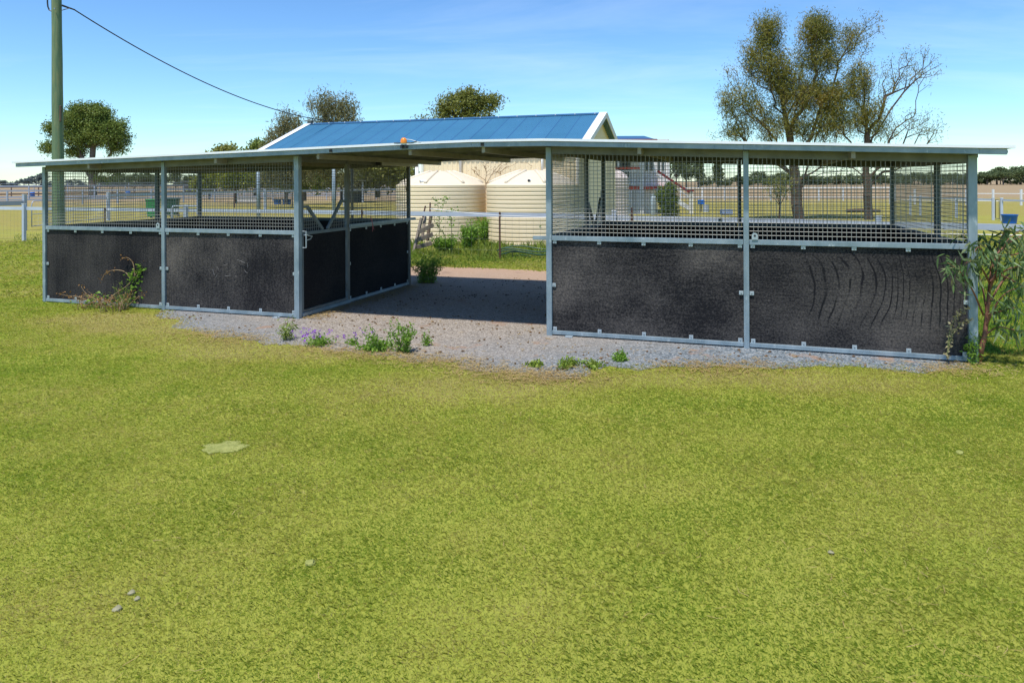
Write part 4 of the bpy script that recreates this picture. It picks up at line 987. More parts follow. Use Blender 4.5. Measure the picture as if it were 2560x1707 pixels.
tree('dense_tree','dark green dense tree behind the yellow green tree','tree',640,100,
 [[(640,488),(640,460),(640,430)]],[(640,425,50,30,1),(680,440,40,22,1),(600,410,30,24,.8)],170,60,(.6,.6,.45),.5,.26,'leafolive','bark',.3,55,(0,0,.1),.9,.03)
tree('dense_tree','dark green tree behind the far right of the left stall','tree',945,80,
 [[(945,492),(945,450),(945,410)]],[(945,420,60,32,1),(990,440,40,25,.9),(900,445,45,20,.8)],190,60,(.5,.5,.4),.42,.22,'leafolive','barkgrey',.3,56,(0,0,.1),.9,.03)
tree('dense_tree','dark tree filling the space behind the open shed bays','tree',760,70,
 [[(760,495),(760,450),(762,410)]],[(765,420,45,30,1),(790,445,40,18,.9),(730,440,30,20,.8)],150,60,(.45,.45,.35),.40,.2,'leafbig','barkgrey',.25,57,(0,0,.1),.9,.03)
tree('top_of_tree','bushy green tree just clearing the stable roof left of the shed','tree',645,150,
 [[(645,475),(645,430),(648,380)]],[(650,362,26,12,1),(640,385,40,25,1),(660,410,40,25,1)],110,55,(.7,.7,.5),.7,.35,'leafbig','barkgrey',.35,58,(0,0,.1),1.4,.04)
tree('top_of_tree','round topped tree just clearing the stable roof above the second bay','tree',565,170,
 [[(565,472),(565,430),(565,385)]],[(565,366,27,8,1.2),(565,385,38,22,1),(560,415,40,25,1)],110,55,(.8,.8,.5),.8,.4,'leafolive','barkgrey',.4,59,(0,0,.1),1.5,.04)
tree('conifer_shrub','dark cone shaped conifer in front of the house stairs','shrub',1672,43.2,
 [[(1672,545),(1672,500),(1672,470)]],[(1672,530,22,12,1),(1670,505,21,18,1.2),(1675,480,14,16,1.2),(1655,490,10,22,.8)],150,60,(.09,.09,.12),.12,.07,'leafbig','bark',.07,61,(0,0,.8),.25,.01)
tree('wattle_shrub','thin drooping shrub in front of the forked tree trunk','shrub',1948,34,
 [[(1948,566),(1948,520),(1950,490)]],[(1945,480,30,30,1),(1965,460,25,20,.8)],50,14,(.18,.18,.2),.16,.04,'leafolive','bark',.04,63,(0,0,-.3),.3,.006)
tree('dead_shrub','leafless brown shrub between the two cream tanks','shrub',1216,25.2,
 [[(1216,470),(1214,450),(1216,440)]],[(1190,430,16,16,1),(1218,415,25,20,1),(1258,420,35,18,1),(1325,415,18,12,.5),(1240,440,30,15,.8)],60,3,(.06,.06,.06),.05,.025,'leafdry','drystem',.013,65,(0,0,.3),.14,.006)
# far trees: five kinds, copied
def farkind(k):
    rg=np.random.RandomState(100+k); nm=['spreading_tree','round_crowned_tree','tall_tree','conifer_tree','bushy_tree'][k]
    t=T(nm,'x','tree',Vector((0,0,-50))); ORG[t.name]=Vector((0,0,0))
    if k==0: B=[(0,0,.68,.52,.40,.26)]*1+[(-.25,.1,.62,.3,.25,.16),(.3,0,.66,.28,.25,.15)]; tz=.45
    elif k==1: B=[(0,0,.62,.36,.36,.36),(.1,0,.75,.25,.25,.24)]; tz=.4
    elif k==2: B=[(0,0,.6,.26,.26,.36),(.08,0,.82,.16,.16,.17),(-.1,0,.5,.22,.22,.2)]; tz=.4
    elif k==3: B=[(0,0,.3,.2,.2,.22),(0,0,.5,.16,.16,.2),(0,0,.7,.11,.11,.18),(0,0,.86,.06,.06,.12)]; tz=.2
    else: B=[(0,0,.45,.5,.45,.40),(.3,0,.35,.3,.3,.3),(-.35,.1,.35,.3,.3,.3)]; tz=.3
    C=[]
    for (x,y,z,a,b,c_) in B:
        m_=26; ctr=np.array([x,y,z])+nrm(rg.normal(size=(m_,3)))*rg.uniform(.3,1,(m_,1))**.5*np.array([a,b,c_]); C.append(ctr)
    C=np.vstack(C); per=30; pts=np.repeat(C,per,axis=0)+rg.normal(size=(len(C)*per,3))*.045
    A=leaves(rg,pts,.07,.045); rnd=np.clip(.6*np.repeat(rg.uniform(0,1,len(C)),per)+.4*rg.uniform(0,1,len(pts)),0,1)
    cr=pmesh('crown',A,rnd,'leaffar',t)
    mb=MB(); mb.tube((0,0,0),(0,0,tz),.03,.02,6,False)
    for i in range(6): q=C[rg.randint(len(C))]; mb.tube((0,0,tz*.7),Vector(q),.016,.006,4,False)
    P('trunk',mb,'barkgrey',t); return t
KINDS=[farkind(k) for k in range(5)]; used=[False]*5
frng=random.Random(77)
def ftree(k,px,pyb,top,sx,label,group,blue=False):
    base=at(px,pyb); h=(pyb-top)*base.y/F*1.12; sx*=WIDE
    s=(h*sx,h*sx,h)
    if not used[k] and not blue:
        o=KINDS[k]; used[k]=True; o.location=base; o.rotation_euler=(0,0,frng.uniform(0,6)); o.scale=s; o['label']=label; o['group']=group
    else: o=dup(KINDS[k],base,frng.uniform(0,6),s,label,group)
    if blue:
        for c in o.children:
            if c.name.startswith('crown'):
                c.data=BLUE.setdefault(k,c.data.copy()); c.data.materials[0]=M['leafhaze']
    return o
BLUE={}; WIDE=1.55
x=2432; lst=[]
gR='trees along the right horizon'
for px,b,t_,k,sx in ((2425,474,446,0,1.0),(2448,474,443,4,.9),(2468,474.5,442,0,1.0),(2492,474.5,436,2,1.2),(2508,475,440,0,1.0),(2528,475,452,4,.8),(2552,475,434,1,1.1),(2575,475.5,436,0,1.1),(2610,475.5,438,1,1.1),(2400,474,447,4,1.0),(2376,473.5,447,0,1.1),(2350,473,450,4,1.1),(2322,473,444,0,1.1),(2295,473,446,1,1.1),(2268,472.5,449,4,1.1)):
    ftree(k,px,b,t_,sx,'dark spreading tree in the row on the right horizon',gR)
gM='trees across the paddock behind the right stall'
for i,(px,b,t_,k,sx) in enumerate(((2240,472,446,4,1.1),(2205,472,449,1,1.1),(2170,472,444,0,1.1),(2135,471.5,447,4,1.1),(2098,471,449,1,1.2),(2060,471,445,4,1.1),(2025,471,447,0,1.1),(1990,470.5,443,4,1.1),(1955,470.5,442,1,1.2),(1925,470,440,4,1.2),(1895,470,439,1,1.1),(1868,470,446,4,1.1),(1842,470,450,0,1.0))):
    ftree(k,px,b,t_,sx,'dark bushy tree in the belt across the paddock, seen through the right mesh',gM)
for i in range(18):
    px=1850+i*23; ftree((i*3)%5 if (i*3)%5 not in (2,3) else 4,px,471,frng.uniform(443,451),1.05,'dark bushy tree in the belt across the paddock, seen through the right mesh',gM)
for i in range(13):
    px=2285+i*24; ftree((i*2)%5 if (i*2)%5 not in (2,3) else 0,px,474,frng.uniform(444,451),1.0,'dark spreading tree in the row on the right horizon',gR)
WIDE=1.05
for px,b,t_,k,sx,lab in ((1795,473,411,3,.95,'tall conical dark tree standing alone left of the middle back post'),(1746,473,408,2,.8,'tall dark tree right of the house stairs, next to the conical tree'),(1716,474,402,2,.9,'tall pale green tree right of the house, second from the stairs'),(1690,475,398,1,.7,'tall tree directly behind the house stairs'),(1765,472,440,4,1.0,'low bush between the tall dark tree and the conical tree'),(1820,472,448,4,1.0,'low bush right of the conical tree')):
    ftree(k,px,b,t_,sx,lab,'tall trees right of the house')
WIDE=1.7; gL='trees along the left horizon'
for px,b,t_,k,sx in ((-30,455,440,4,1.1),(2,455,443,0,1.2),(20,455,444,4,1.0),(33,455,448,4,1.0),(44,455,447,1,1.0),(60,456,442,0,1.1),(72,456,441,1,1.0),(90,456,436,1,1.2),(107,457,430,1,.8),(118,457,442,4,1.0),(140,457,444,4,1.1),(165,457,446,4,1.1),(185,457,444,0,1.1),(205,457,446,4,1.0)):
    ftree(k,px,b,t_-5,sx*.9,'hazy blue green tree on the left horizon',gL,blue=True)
WIDE=1.35; gC='trees far behind the left stall'
for px,b,t_,k,sx in ((252,459,432,1,1.1),(275,459,428,4,1.0),(296,459,429,1,1.1),(318,459,440,4,1.1),(340,459,427,0,1.0),(358,459,425,1,1.1),(380,459,430,4,1.1),(402,459,432,1,1.1),(438,461,421,1,.75),(465,461,436,3,1.2),(484,461,432,1,.9),(505,462,428,4,1.0),(560,462,425,1,1.1),(610,462,425,4,1.1)):
    ftree(k,px,b,t_,sx,'mid green tree in the far belt seen through the left mesh',gC)
for px,b,t_,k,sx in ((262,458,436,4,1.2),(287,458,434,0,1.0),(308,458,434,4,1.1),(330,458,432,1,1.1),(352,458,434,4,1.0),(372,458,430,1,1.0),(393,458,434,4,1.1),(420,459,432,0,1.1),(452,459,436,4,1.1),(478,459,438,4,1.1),(540,460,428,1,1.1),(585,460,430,4,1.0),(635,460,428,1,1.0)):
    ftree(k,px,b,t_,sx,'mid green tree in the far belt seen through the left mesh',gC)
WIDE=1.15; gD='trees behind the open shed bays'
for px,b,t_,k,sx in ((690,470,405,2,.9),(770,472,400,1,.8),(820,473,410,4,.9),(905,472,400,1,.8),(980,474,402,2,.9),(1018,474,400,4,.7),(1045,476,428,4,.8),(1072,476,430,4,.8),(875,470,425,4,1.0)):
    ftree(k,px,b,t_,sx,'dark tree standing beyond the open bays of the shed',gD)
ftree(2,1650,482,392,.6,'dark tree directly behind the white house','trees behind the house')
ftree(1,1560,482,380,.7,'dark tree behind the house veranda','trees behind the house')

# =================== weeds and plants ===================
def plant(name,label,base,stems,leafm,stemm,per,L,W,seed,bias=(0,0,.2),r=.008,cat='plant',extra=None,six=True,leafend=.0,spread=.03,part='leaves'):
    """stems: list of point lists (world). leaves hang along each stem"""
    rg=np.random.RandomState(seed); t=T(name,label,cat,base); mb=MB(); C=[]
    for s in stems:
        s=[Vector(q) for q in s]; n=len(s); sub=[]
        for i in range(n-1):
            p0=s[max(i-1,0)];p1=s[i];p2=s[i+1];p3=s[min(i+2,n-1)]
            for k in range(5):
                u=k/5; sub.append(.5*((2*p1)+(p2-p0)*u+(2*p0-5*p1+4*p2-p3)*u*u+(-p0+3*p1-3*p2+p3)*u**3))
        sub.append(s[-1]); m_=len(sub)
        mb.path(sub,[r*(1-.8*i/m_) for i in range(m_)],6)
        for i in range(int(m_*leafend),m_):
            for _ in range(per): C.append(np.array(sub[i])+rg.normal(size=3)*spread)
    P('stem',mb,stemm,t,smooth=True)
    if C:
        C=np.array(C); pmesh(part,leaves(rg,C,L,W,bias,six),rg.uniform(0,1,len(C)),leafm,t)
    return t
def fan(base,n,h,sp,rg,lean=(0,0,0),curve=.3,k=4):
    out=[]
    for i in range(n):
        a=rg.uniform(0,2*math.pi); d=Vector((math.cos(a),math.sin(a),0))*rg.uniform(.2,1)*sp+Vector(lean); hh=h*rg.uniform(.55,1.1)
        jb=Vector((rg.uniform(-.35,.35),rg.uniform(-.3,.3),0))*sp
        out.append([base+jb]+[base+jb+d*((j/k)**(1+curve))+Z3*hh*(j/k)**(1/(1+curve))+Vector((rg.uniform(-.03,.03),rg.uniform(-.03,.03),0))*sp for j in range(1,k+1)])
    return out
# eucalypt sapling at the right corner
rg=random.Random(9)
Ys=8.02
def Q(px,py,dy=0.): 
    q=at(px,py,Y=Ys+dy); q.z=zat(px,py,Ys+dy); return q
base=at(2440,917); base.z=0
tr_=[base,Q(2450,880),Q(2458,850),Q(2464,800),Q(2468,760),Q(2472,720,.02),Q(2476,690,.05),Q(2488,650,.05)]
st=[[Q(2464,800),Q(2455,740,.1),Q(2440,680,.15),Q(2428,625,.1),Q(2405,598,.05)],[Q(2470,740),Q(2485,700,-.1),Q(2500,650,-.15),Q(2520,610,-.2),Q(2550,590,-.2)],
 [Q(2466,780),Q(2500,720,.1),Q(2530,690,.2),Q(2560,660,.2),Q(2590,650,.2)],[Q(2460,830),Q(2490,770,-.15),Q(2520,740,-.2),Q(2560,730,-.2)],[Q(2455,800,0),Q(2430,740,-.15),Q(2405,700,-.2),Q(2385,680,-.25),Q(2366,668,-.25)],
 [Q(2472,720),Q(2450,680,-.1),Q(2430,665,-.2),Q(2410,670,-.25)],[Q(2476,690),Q(2492,640,.1),Q(2505,600,.2),Q(2530,580,.2)],[Q(2464,800),Q(2500,790,-.15),Q(2540,780,-.2)],[Q(2458,850),Q(2490,830,-.1),Q(2520,835,-.2),Q(2550,840,-.3)],
 [Q(2472,720),Q(2510,690,-.2),Q(2545,680,-.3),Q(2580,690,-.35)],[Q(2470,740),Q(2480,690,.25),Q(2470,640,.3),Q(2455,600,.3)],[Q(2488,650),Q(2520,620,0),Q(2560,600,0),Q(2600,585,0)],
 [Q(2488,650),Q(2530,650,.1),Q(2570,640,.1),Q(2610,640,.1)],[Q(2500,700,.1),Q(2540,720,.1),Q(2580,740,.1)],[Q(2476,690),Q(2460,650,-.1),Q(2445,630,-.2),Q(2435,640,-.25)]]
sap=plant('eucalyptus_sapling','leafy gum sapling with reddish stem against the right corner post',base,st,'leafeuc','stemred',4,.15,.024,77,(0,0,-1.5),.012,'sapling',leafend=.35,spread=.05)
P('trunk',MB().path(tr_,[.036,.030,.026,.022,.019,.016,.013,.009],8),'stemred',sap,smooth=True)
# dry vine before the right panel
Ys=7.95
plant('dry_vine','arching half dried weed in front of the right rubber panel',at(2360,918),[[Q(2363,905),Q(2366,870),Q(2372,835),Q(2385,805),Q(2402,792),Q(2420,780)],[Q(2364,900),Q(2372,860),Q(2390,830),Q(2408,815),Q(2420,811)]],'seed','greenstem',3,.035,.02,5,(0,0,0),.005,'weed',leafend=0,spread=.012)
plant('foot_weed','small green weed at the foot of the right corner post',at(2432,921),fan(at(2428,921),9,.32,.06,rg),'weed','greenstem',2,.05,.012,15,(0,0,.5),.003,'weed')
# weeds in front of the left panel
Ys=11.9
base=at(262,768)
st=[[Q(262,745),Q(285,725),Q(320,700),Q(345,665),(Q(372,640)),Q(392,622),Q(402,618)],[Q(325,690),Q(310,670),Q(285,665),Q(262,672),Q(250,690)],[Q(300,740),Q(340,732),Q(370,730),Q(395,750),Q(404,768)],[Q(345,665),Q(370,650),Q(385,670),Q(398,682)],
 [Q(262,750),Q(220,742),Q(190,730),Q(165,728),Q(142,722)],[Q(250,745),Q(215,725),Q(200,705)],[Q(335,682),Q(331,650),Q(318,635),Q(303,636)],[Q(380,730),Q(398,722),Q(388,712),Q(372,718)],[Q(330,745),Q(360,752),Q(372,742)]]
st2=[[Q(262,755),Q(300,745),Q(325,735),Q(345,715),Q(350,702)],[Q(270,755),Q(240,740),Q(232,725)],[Q(330,690),Q(345,675),Q(365,672)],[Q(250,760),Q(290,762),Q(330,755)],[Q(262,758),Q(230,755),Q(200,748)],[Q(340,690),Q(350,662),Q(360,655)],[Q(280,765),Q(310,740),Q(318,745)],[Q(255,765),Q(240,755),Q(215,765)],[Q(345,665),Q(338,690),Q(335,700)]]
w=plant('tall_weed','sprawling dry and green weed against the leftmost rubber panel',base,st,'leafdry','drystem',2,.035,.022,21,(0,0,0),.009,'weed',leafend=.55,spread=.03)
rg2=np.random.RandomState(8); C=[];mb=MB(); tw_=fan(at(285,768),34,.30,.55,random.Random(4),(-.1,0,0))+fan(at(215,762),16,.22,.4,random.Random(6))
for s_ in tw_:
    mb.path(s_,[.005,.004,.003,.002,.0015],4)
    for q in s_[2:]:
        for _ in range(2): C.append(np.array(q)+rg2.normal(size=3)*.02)
P('dry_twig',mb,'drystem',w,smooth=True); C=np.array(C); pmesh('dry_leaves',leaves(rg2,C,.03,.018,(0,0,0),True),rg2.uniform(0,1,len(C)),'leafdry',w); C=[];mb=MB()
for s in st2:
    mb.path(s,.005,5)
    for i in range(len(s)-1):
        for k in range(8):
            for _ in range(3): C.append(np.array(s[i].lerp(s[i+1],k/8))+rg2.normal(size=3)*np.array([.06,.04,.05]))
P('stem',mb,'greenstem',w,smooth=True); C=np.array(C); pmesh('leaves',leaves(rg2,C,.055,.032,(0,0,.1),True),rg2.uniform(0,1,len(C)),'weed',w)
Ys=11.8
plant('grass_tuft','upright green grass tuft behind the sprawling weed',at(290,768),[[at(290+i,766),Q(283+i*1.6,735),Q(278+i*2.3+rg.uniform(-3,3),705+rg.uniform(-8,14))] for i in range(2,24,2)],'weedtall','greenstem',1,.07,.01,9,(0,0,1),.004,'grass tuft')
# plants on the gravel edge
b=at(1003,878); rgk=random.Random(31)
plant('green_weed','bushy green weed at the gravel edge in the middle of the yard',b,fan(b,17,.34,.22,rgk,(.02,0,0))+fan(b-Vector((.25,0,0)),5,.28,.10,rgk,(-.12,0,0)),'weed','greenstem',2,.045,.015,33,(0,0,.4),.004,'weed',spread=.02)
b=at(925,872); plant('low_weed','low leafy clover like patch left of the bushy green weed',b,fan(b,16,.05,.28,rgk),'weed','greenstem',3,.035,.024,35,(0,0,.3),.003,'weed',spread=.04)
b=at(800,858); fl=plant('flowering_weed','low weed with purple flowers at the gravel edge',b,fan(b,14,.08,.24,rgk)+fan(b+Vector((.40,.0,0)),4,.07,.1,rgk),'weed','greenstem',2,.035,.015,37,(0,0,.3),.003,'flower',spread=.03)
rg2=np.random.RandomState(4); C=[]
for cx,s,n in ((-.05,.13,22),(.45,.09,9),(-.22,.07,6)):
    for i in range(n):
        c0=np.array([b.x+cx+rg2.normal()*s,b.y+rg2.normal()*.13,rg2.uniform(.09,.17)])
        for _ in range(6): C.append(c0+rg2.normal(size=3)*.012)
C=np.array(C); pmesh('flowers',leaves(rg2,C,.024,.018),rg2.uniform(0,1,len(C)),'flower',fl)['kind']='stuff'
b=at(711,844); plant('grass_tuft','small upright weed tuft in the gravel left of the purple flowers',b,fan(b,12,.24,.13,rgk),'weedtall','greenstem',1,.06,.01,39,(0,0,.7),.004,'grass tuft')
b=at(1062,862); plant('small_weed','tiny weed sprig on the gravel right of the bushy green weed',b,fan(b,5,.14,.05,rgk),'weed','greenstem',2,.03,.015,41,(0,0,.5),.003,'weed')
b=at(1415,920); plant('creeping_weed','flat brownish green weed on the gravel before the right stall',b,fan(b,13,.07,.18,rgk)+fan(b+Vector((.30,-.02,0)),8,.05,.15,rgk)+fan(b-Vector((.38,-.04,0)),6,.03,.15,rgk),'weedtall','stemred',2,.035,.02,43,(0,0,.3),.003,'weed',spread=.02)
b=at(1545,905); plant('small_weed','tiny bright green weed below the right stall panel',b,fan(b,8,.05,.08,rgk),'weed','greenstem',3,.03,.02,45,(0,0,.5),.003,'weed')
b=at(1052,704); plant('green_bush','green weedy bush at the foot of the left stall rear post',b,fan(b+Vector((.1,0,0)),56,.52,.50,rgk,(.08,0,0)),'weed','greenstem',2,.05,.016,47,(0,0,.3),.005,'bush',spread=.03)
for i,(px,py,h,s,n,lab) in enumerate(((1215,612,.85,.45,45,'dense green weed clump between the two cream tanks'),(1345,618,.85,.38,42,'dense green weed clump in front of the right tank'),(1170,622,.7,.4,40,'green weeds at the base of the left cream tank'),(1110,632,.45,.4,30,'low green weeds beside the timber rack'))):
    b=at(px,py); plant('weed_clump',lab,b,fan(b,n,h,s,rgk),'weed','greenstem',3,.09,.03,60+i,(0,0,.3),.006,'weed clump',spread=.05)
Ys=20.0
plant('tall_weed','thin tall weed with sparse leaves in front of the left tank',at(1100,640),[[at(1092,630),Q(1098,570),Q(1096,520),Q(1090,495)],[Q(1097,545),Q(1110,505),Q(1112,494)],[at(1125,632),Q(1128,560),Q(1126,530),Q(1136,525)],[Q(1127,560),Q(1118,525)],[at(1100,630),Q(1112,590),Q(1090,560),Q(1082,530)],[at(1165,620),Q(1168,570),Q(1178,548)]],'weed','greenstem',4,.08,.03,71,(0,0,.2),.008,'weed',leafend=.1,spread=.05)

# =================== grass, straw, debris (uncountable stuff) ===================
rg=np.random.RandomState(1)
def vnoise(x,y,s,seed=0):
    out=np.zeros(len(x)); 
    r=np.random.RandomState(seed); T_=r.uniform(0,1,(64,64))
    a=(x*s)%64; b=(y*s)%64; i=a.astype(int)%64; j=b.astype(int)%64; fx=a-np.floor(a); fy=b-np.floor(b); fx=fx*fx*(3-2*fx); fy=fy*fy*(3-2*fy); i2=(i+1)%64; j2=(j+1)%64
    return (T_[i,j]*(1-fx)+T_[i2,j]*fx)*(1-fy)+(T_[i,j2]*(1-fx)+T_[i2,j2]*fx)*fy
DRY=np.array([tuple(at(*q))[:2]+(s,) for q,s in (((330,800),1.9),((240,785),1.6),((430,815),1.6),((540,850),1.4),((640,875),1.4),((780,885),.7),((1050,950),1.0),((1200,975),.8),((1900,950),.9),((1500,960),.8),((1700,950),.8),((2150,960),.8),((860,1000),.4),((2250,985),.5),((60,590),.5))])
def blades(y0,y1,dens,h,w,margin=1.0,xlim=None,keepfn=None,patch=True):
    ym=(y0+y1)/2; X=.76*y1+margin; n=int((y1-y0)*2*X*dens); x=rg.uniform(-X,X,n); y=rg.uniform(y0,y1,n)
    k=np.abs(x)<.74*y+margin; x=x[k]; y=y[k]
    if keepfn is not None: k=keepfn(x,y); x=x[k]; y=y[k]
    n=len(x); hh=h*rg.uniform(.5,1.25,n)*(.8+.4*vnoise(x,y,2.3,3)); ww=w*rg.uniform(.6,1.3,n)
    l=rg.uniform(.5,2.3,n)[:,None]
    la=rg.uniform(0,2*np.pi,n); a=la+np.pi/2+rg.normal(0,.5,n); d=np.stack([np.cos(a),np.sin(a),0*a],1); ld=np.stack([np.cos(la),np.sin(la),0*la],1)*l
    B=np.stack([x,y,np.zeros(n)],1); up=np.array([0,0,1.])
    tip=B+ld*hh[:,None]+up*hh[:,None]*(1.15-.34*l); mid=B+ld*hh[:,None]*.38+up*hh[:,None]*.60
    sd=d*ww[:,None]*.5
    A=np.stack([B-sd,B+sd,mid+sd*.8,tip,mid-sd*.8],1)
    dry=np.zeros(n)
    for X_,Y_,s in DRY: dry+=s*np.exp(-(((x-X_)/1.1)**2+((y-Y_)/.45)**2))
    base=.33+.36*(vnoise(x,y,.9,5)-.5)+.26*(vnoise(x,y,2.7,6)-.5)+.25*(vnoise(x,y,7.,7)-.5)
    rn=np.clip(base+rg.normal(0,.14,n)+dry*.4+(rg.uniform(0,1,n)<.05)*.5,0,1)
    return A,rn
def notin(x,y):
    return ~inpoly(x,y)
def notin_fuzzy(x,y):
    jx=x+rg.normal(0,.16,len(x)); jy=y+rg.normal(0,.13,len(x)); return ~inpoly(jx,jy)
AA=[];RN=[]
for (y0,y1,de,h,w) in ((2.3,3.4,19000,.0135,.0021),(3.4,4.6,15000,.0145,.0026),(4.6,6.2,11000,.016,.0034),(6.2,8.2,7000,.018,.0046),(8.2,10.5,4200,.021,.0065),(10.5,13,2600,.027,.009)):
    A,r_=blades(y0,y1,de,h,w,.7,keepfn=notin_fuzzy if y1>6 else None); AA.append(A);RN.append(r_)
# (open lawn left, right and behind the stable)
sbox=np.array([tuple(p)[:2] for p in (A0,A2,B0,B2,B5,B3,A4,A5)])
for (y0,y1,de,h,w) in ((13,18,650,.06,.016),(18,26,300,.08,.024)):
    A,r_=blades(y0,y1,de,h,w,1.,keepfn=notin_fuzzy); AA.append(A);RN.append(np.clip(r_+.12,0,1))
lawn=pmesh('lawn_grass',np.concatenate(AA),np.concatenate(RN),'grass'); tag(lawn,'short mown yellow green grass of the lawn','grass',kind='stuff')
# longer grass by the tanks and by the corner
def region(px0,px1,py0,py1,n,h,w,name,label,mat='weedtall',wild=1.,cat='grass'):
    px=rg.uniform(px0,px1,n); py=rg.uniform(py0,py1,n); Y=H*F/(py-450-ROLL*px); X=(px-1280)*Y/F
    py=py+rg.normal(0,3,n)+5*(vnoise(X,Y,1.1,33)-.5); k=(vnoise(X,Y,1.7,9)*.8+rg.uniform(0,.5,n)>.34)&notin_fuzzy(X,Y); X=X[k];Y=Y[k];py=py[k];n=len(X); taper=np.clip((py1-py)/(py1-py0)*1.6+.25,.25,1)
    hh=taper*h*rg.uniform(.3,1.3,n)*(.3+1.6*vnoise(X,Y,1.3,12)**1.5); a=rg.uniform(0,6.283,n); d=np.stack([np.cos(a),np.sin(a),0*a],1); la=rg.uniform(0,6.283,n); ld=np.stack([np.cos(la),np.sin(la),0*la],1)*rg.uniform(.1,.8,n)[:,None]*wild
    B=np.stack([X,Y,np.zeros(n)],1); up=np.array([0,0,1.]); sd=d*w*.5; tip=B+ld*hh[:,None]+up*hh[:,None]; mid=B+ld*hh[:,None]*.3+up*hh[:,None]*.6
    return tag(pmesh(name,np.stack([B-sd,B+sd,mid+sd*.8,tip,mid-sd*.8],1),np.clip(.5*vnoise(X,Y,1.5,4)+.5*rg.uniform(0,1,n),0,1),mat),label,cat,kind='stuff')
region(1000,1480,585,672,30000,.17,.018,'long_grass','long green grass between the yard and the cream tanks')
region(2425,2640,640,900,9000,.12,.012,'long_grass','lush bright green grass behind the gum sapling','weed')
region(35,125,575,612,900,.10,.012,'long_grass','longer green grass round the left fence post','weedtall')
# straw strewn over the gravel and its edge
def strew(n,fn,L,W,mat,name,label,cat,z=.012,flat=True,thick=0):
    C=fn(n); n=len(C); a=rg.uniform(0,6.283,n); d=np.stack([np.cos(a),np.sin(a),rg.uniform(-.05,.12,n)],1); s=np.stack([-np.sin(a),np.cos(a),rg.uniform(-.3,.3,n)],1)
    l=(L*rg.uniform(.4,1.4,n))[:,None]; w=(W*rg.uniform(.6,1.4,n))[:,None]; b=s*l*rg.uniform(-.25,.25,n)[:,None]
    A=np.stack([C-d*l/2-s*w/2,C+b-s*w/2,C+d*l/2,C+b+s*w/2,C-d*l/2+s*w/2],1); A[:,:,2]=np.maximum(A[:,:,2],.007)
    return tag(pmesh(name,A,rg.uniform(0,1,n),mat),label,cat,kind='stuff')
def edgepts(n):
    fr_=np.array([tuple(p)[:2] for p in poly[:23]]); i=rg.randint(0,22,n); t_=rg.uniform(0,1,n)[:,None]; q=fr_[i]*(1-t_)+fr_[i+1]*t_
    k=vnoise(q[:,0],q[:,1],1.9,21)>.45; q=q[k]; q=q+rg.normal(0,1,(len(q),2))*np.array([.26,.17]); return np.column_stack([q,rg.uniform(.008,.03,len(q))])
strew(9500,edgepts,.12,.005,'straw','straw','dry straw caught along the edge of the gravel','straw')
def lawnpts(n):
    y=2.4+7.5*rg.uniform(0,1,n)**.8; x=rg.uniform(-.75,.75,n)*y; k=(vnoise(x,y,1.1,41)+rg.uniform(-.3,.3,n)>.5)&notin(x,y); return np.column_stack([x[k],y[k],rg.uniform(.014,.026,k.sum())])
strew(2600,lawnpts,.075,.0022,'straw','straw_strands','loose pale straw strands lying in the lawn','straw')
def aisle(n):
    u=rg.uniform(-9.5,1.5,n) ; v=rg.uniform(7.0,14.6,n); ok_=(v<9.2)|((u>-6.5)&(u<-2.7)); u=u[ok_]; v=v[ok_]; n=len(u); q=np.array([tuple(uv(a,b))[:2] for a,b in zip(u,v)]); ok=inpoly(q[:,0],q[:,1])&(vnoise(q[:,0],q[:,1],1.3,25)+rg.uniform(-.2,.3,n)>.48); q=q[ok]; return np.column_stack([q,np.full(len(q),.012)])
strew(5200,aisle,.07,.008,'straw','straw_bits','scattered straw bits on the gravel of the aisle','straw')
def sidewall(n):
    s=rg.uniform(0,3.7,n); q=np.array([tuple(A2+EU*(.08+abs(rg.normal(0,.16)))+EV*x)[:2] for x in s]); return np.column_stack([q,rg.uniform(.01,.03,n)])
strew(1500,sidewall,.06,.010,'straw','straw_drift','brown straw drifted along the left stall side wall','straw')
C=aisle(2600); n=len(C); AA=[]
mb=MB()
for i in range(n):
    r_=rng.uniform(.006,.024); c=Vector(C[i]); c.z=r_*.4+.004; k=[Vector((rng.uniform(.6,1.2),rng.uniform(.6,1.2),rng.uniform(.4,.8)))*r_ for _ in range(1)][0]
    mb.add([c+Vector((x*k.x,y*k.y,z*k.z)) for x,y,z in ((1,0,0),(0,1,0),(-1,0,0),(0,-1,0),(0,0,1),(0,0,-1))],[(0,1,4),(1,2,4),(2,3,4),(3,0,4),(1,0,5),(2,1,5),(3,2,5),(0,3,5)])
o=P('gravel_litter',mb,'debris'); at_=o.data.attributes.new('rnd','FLOAT','FACE'); at_.data.foreach_set('value',np.repeat(rg.uniform(0,1,n),8).astype(np.float32)); tag(o,'brown manure crumbs and loose stones on the gravel','litter',kind='stuff')
# dirt on the lawn: a dried patch and a few pale clods
mb=MB(); c=at(558,1112); c.z=0
pts=[c+Vector((math.cos(t)*(.17+.10*noise.noise(Vector((math.cos(t)*2,math.sin(t)*2,0)))+.03*noise.noise(Vector((t*3,0,1)))),math.sin(t)*(.13+.09*noise.noise(Vector((t*2,4,0)))),.009)) for t in [2*math.pi*i/40 for i in range(40)]]
n=len(pts); mb.add(pts+[c+Vector((0,0,.016))]+[Vector((p.x,p.y,-.01)) for p in pts],[(i,(i+1)%n,n) for i in range(n)]+[(i,n+1+i,n+1+(i+1)%n,(i+1)%n) for i in range(n)])
M['seedclod']=pmat('pale_dry_clod',(.20,.19,.10),(.33,.30,.18),20,.9)
M['cowpat']=pmat('dried_dung',(.20,.22,.045),(.33,.335,.095),14,.95,0,.9,40)
tag(P('dried_dung',mb,'cowpat',org=c),'flat pale dried dung patch in the lawn, left of centre','dung')
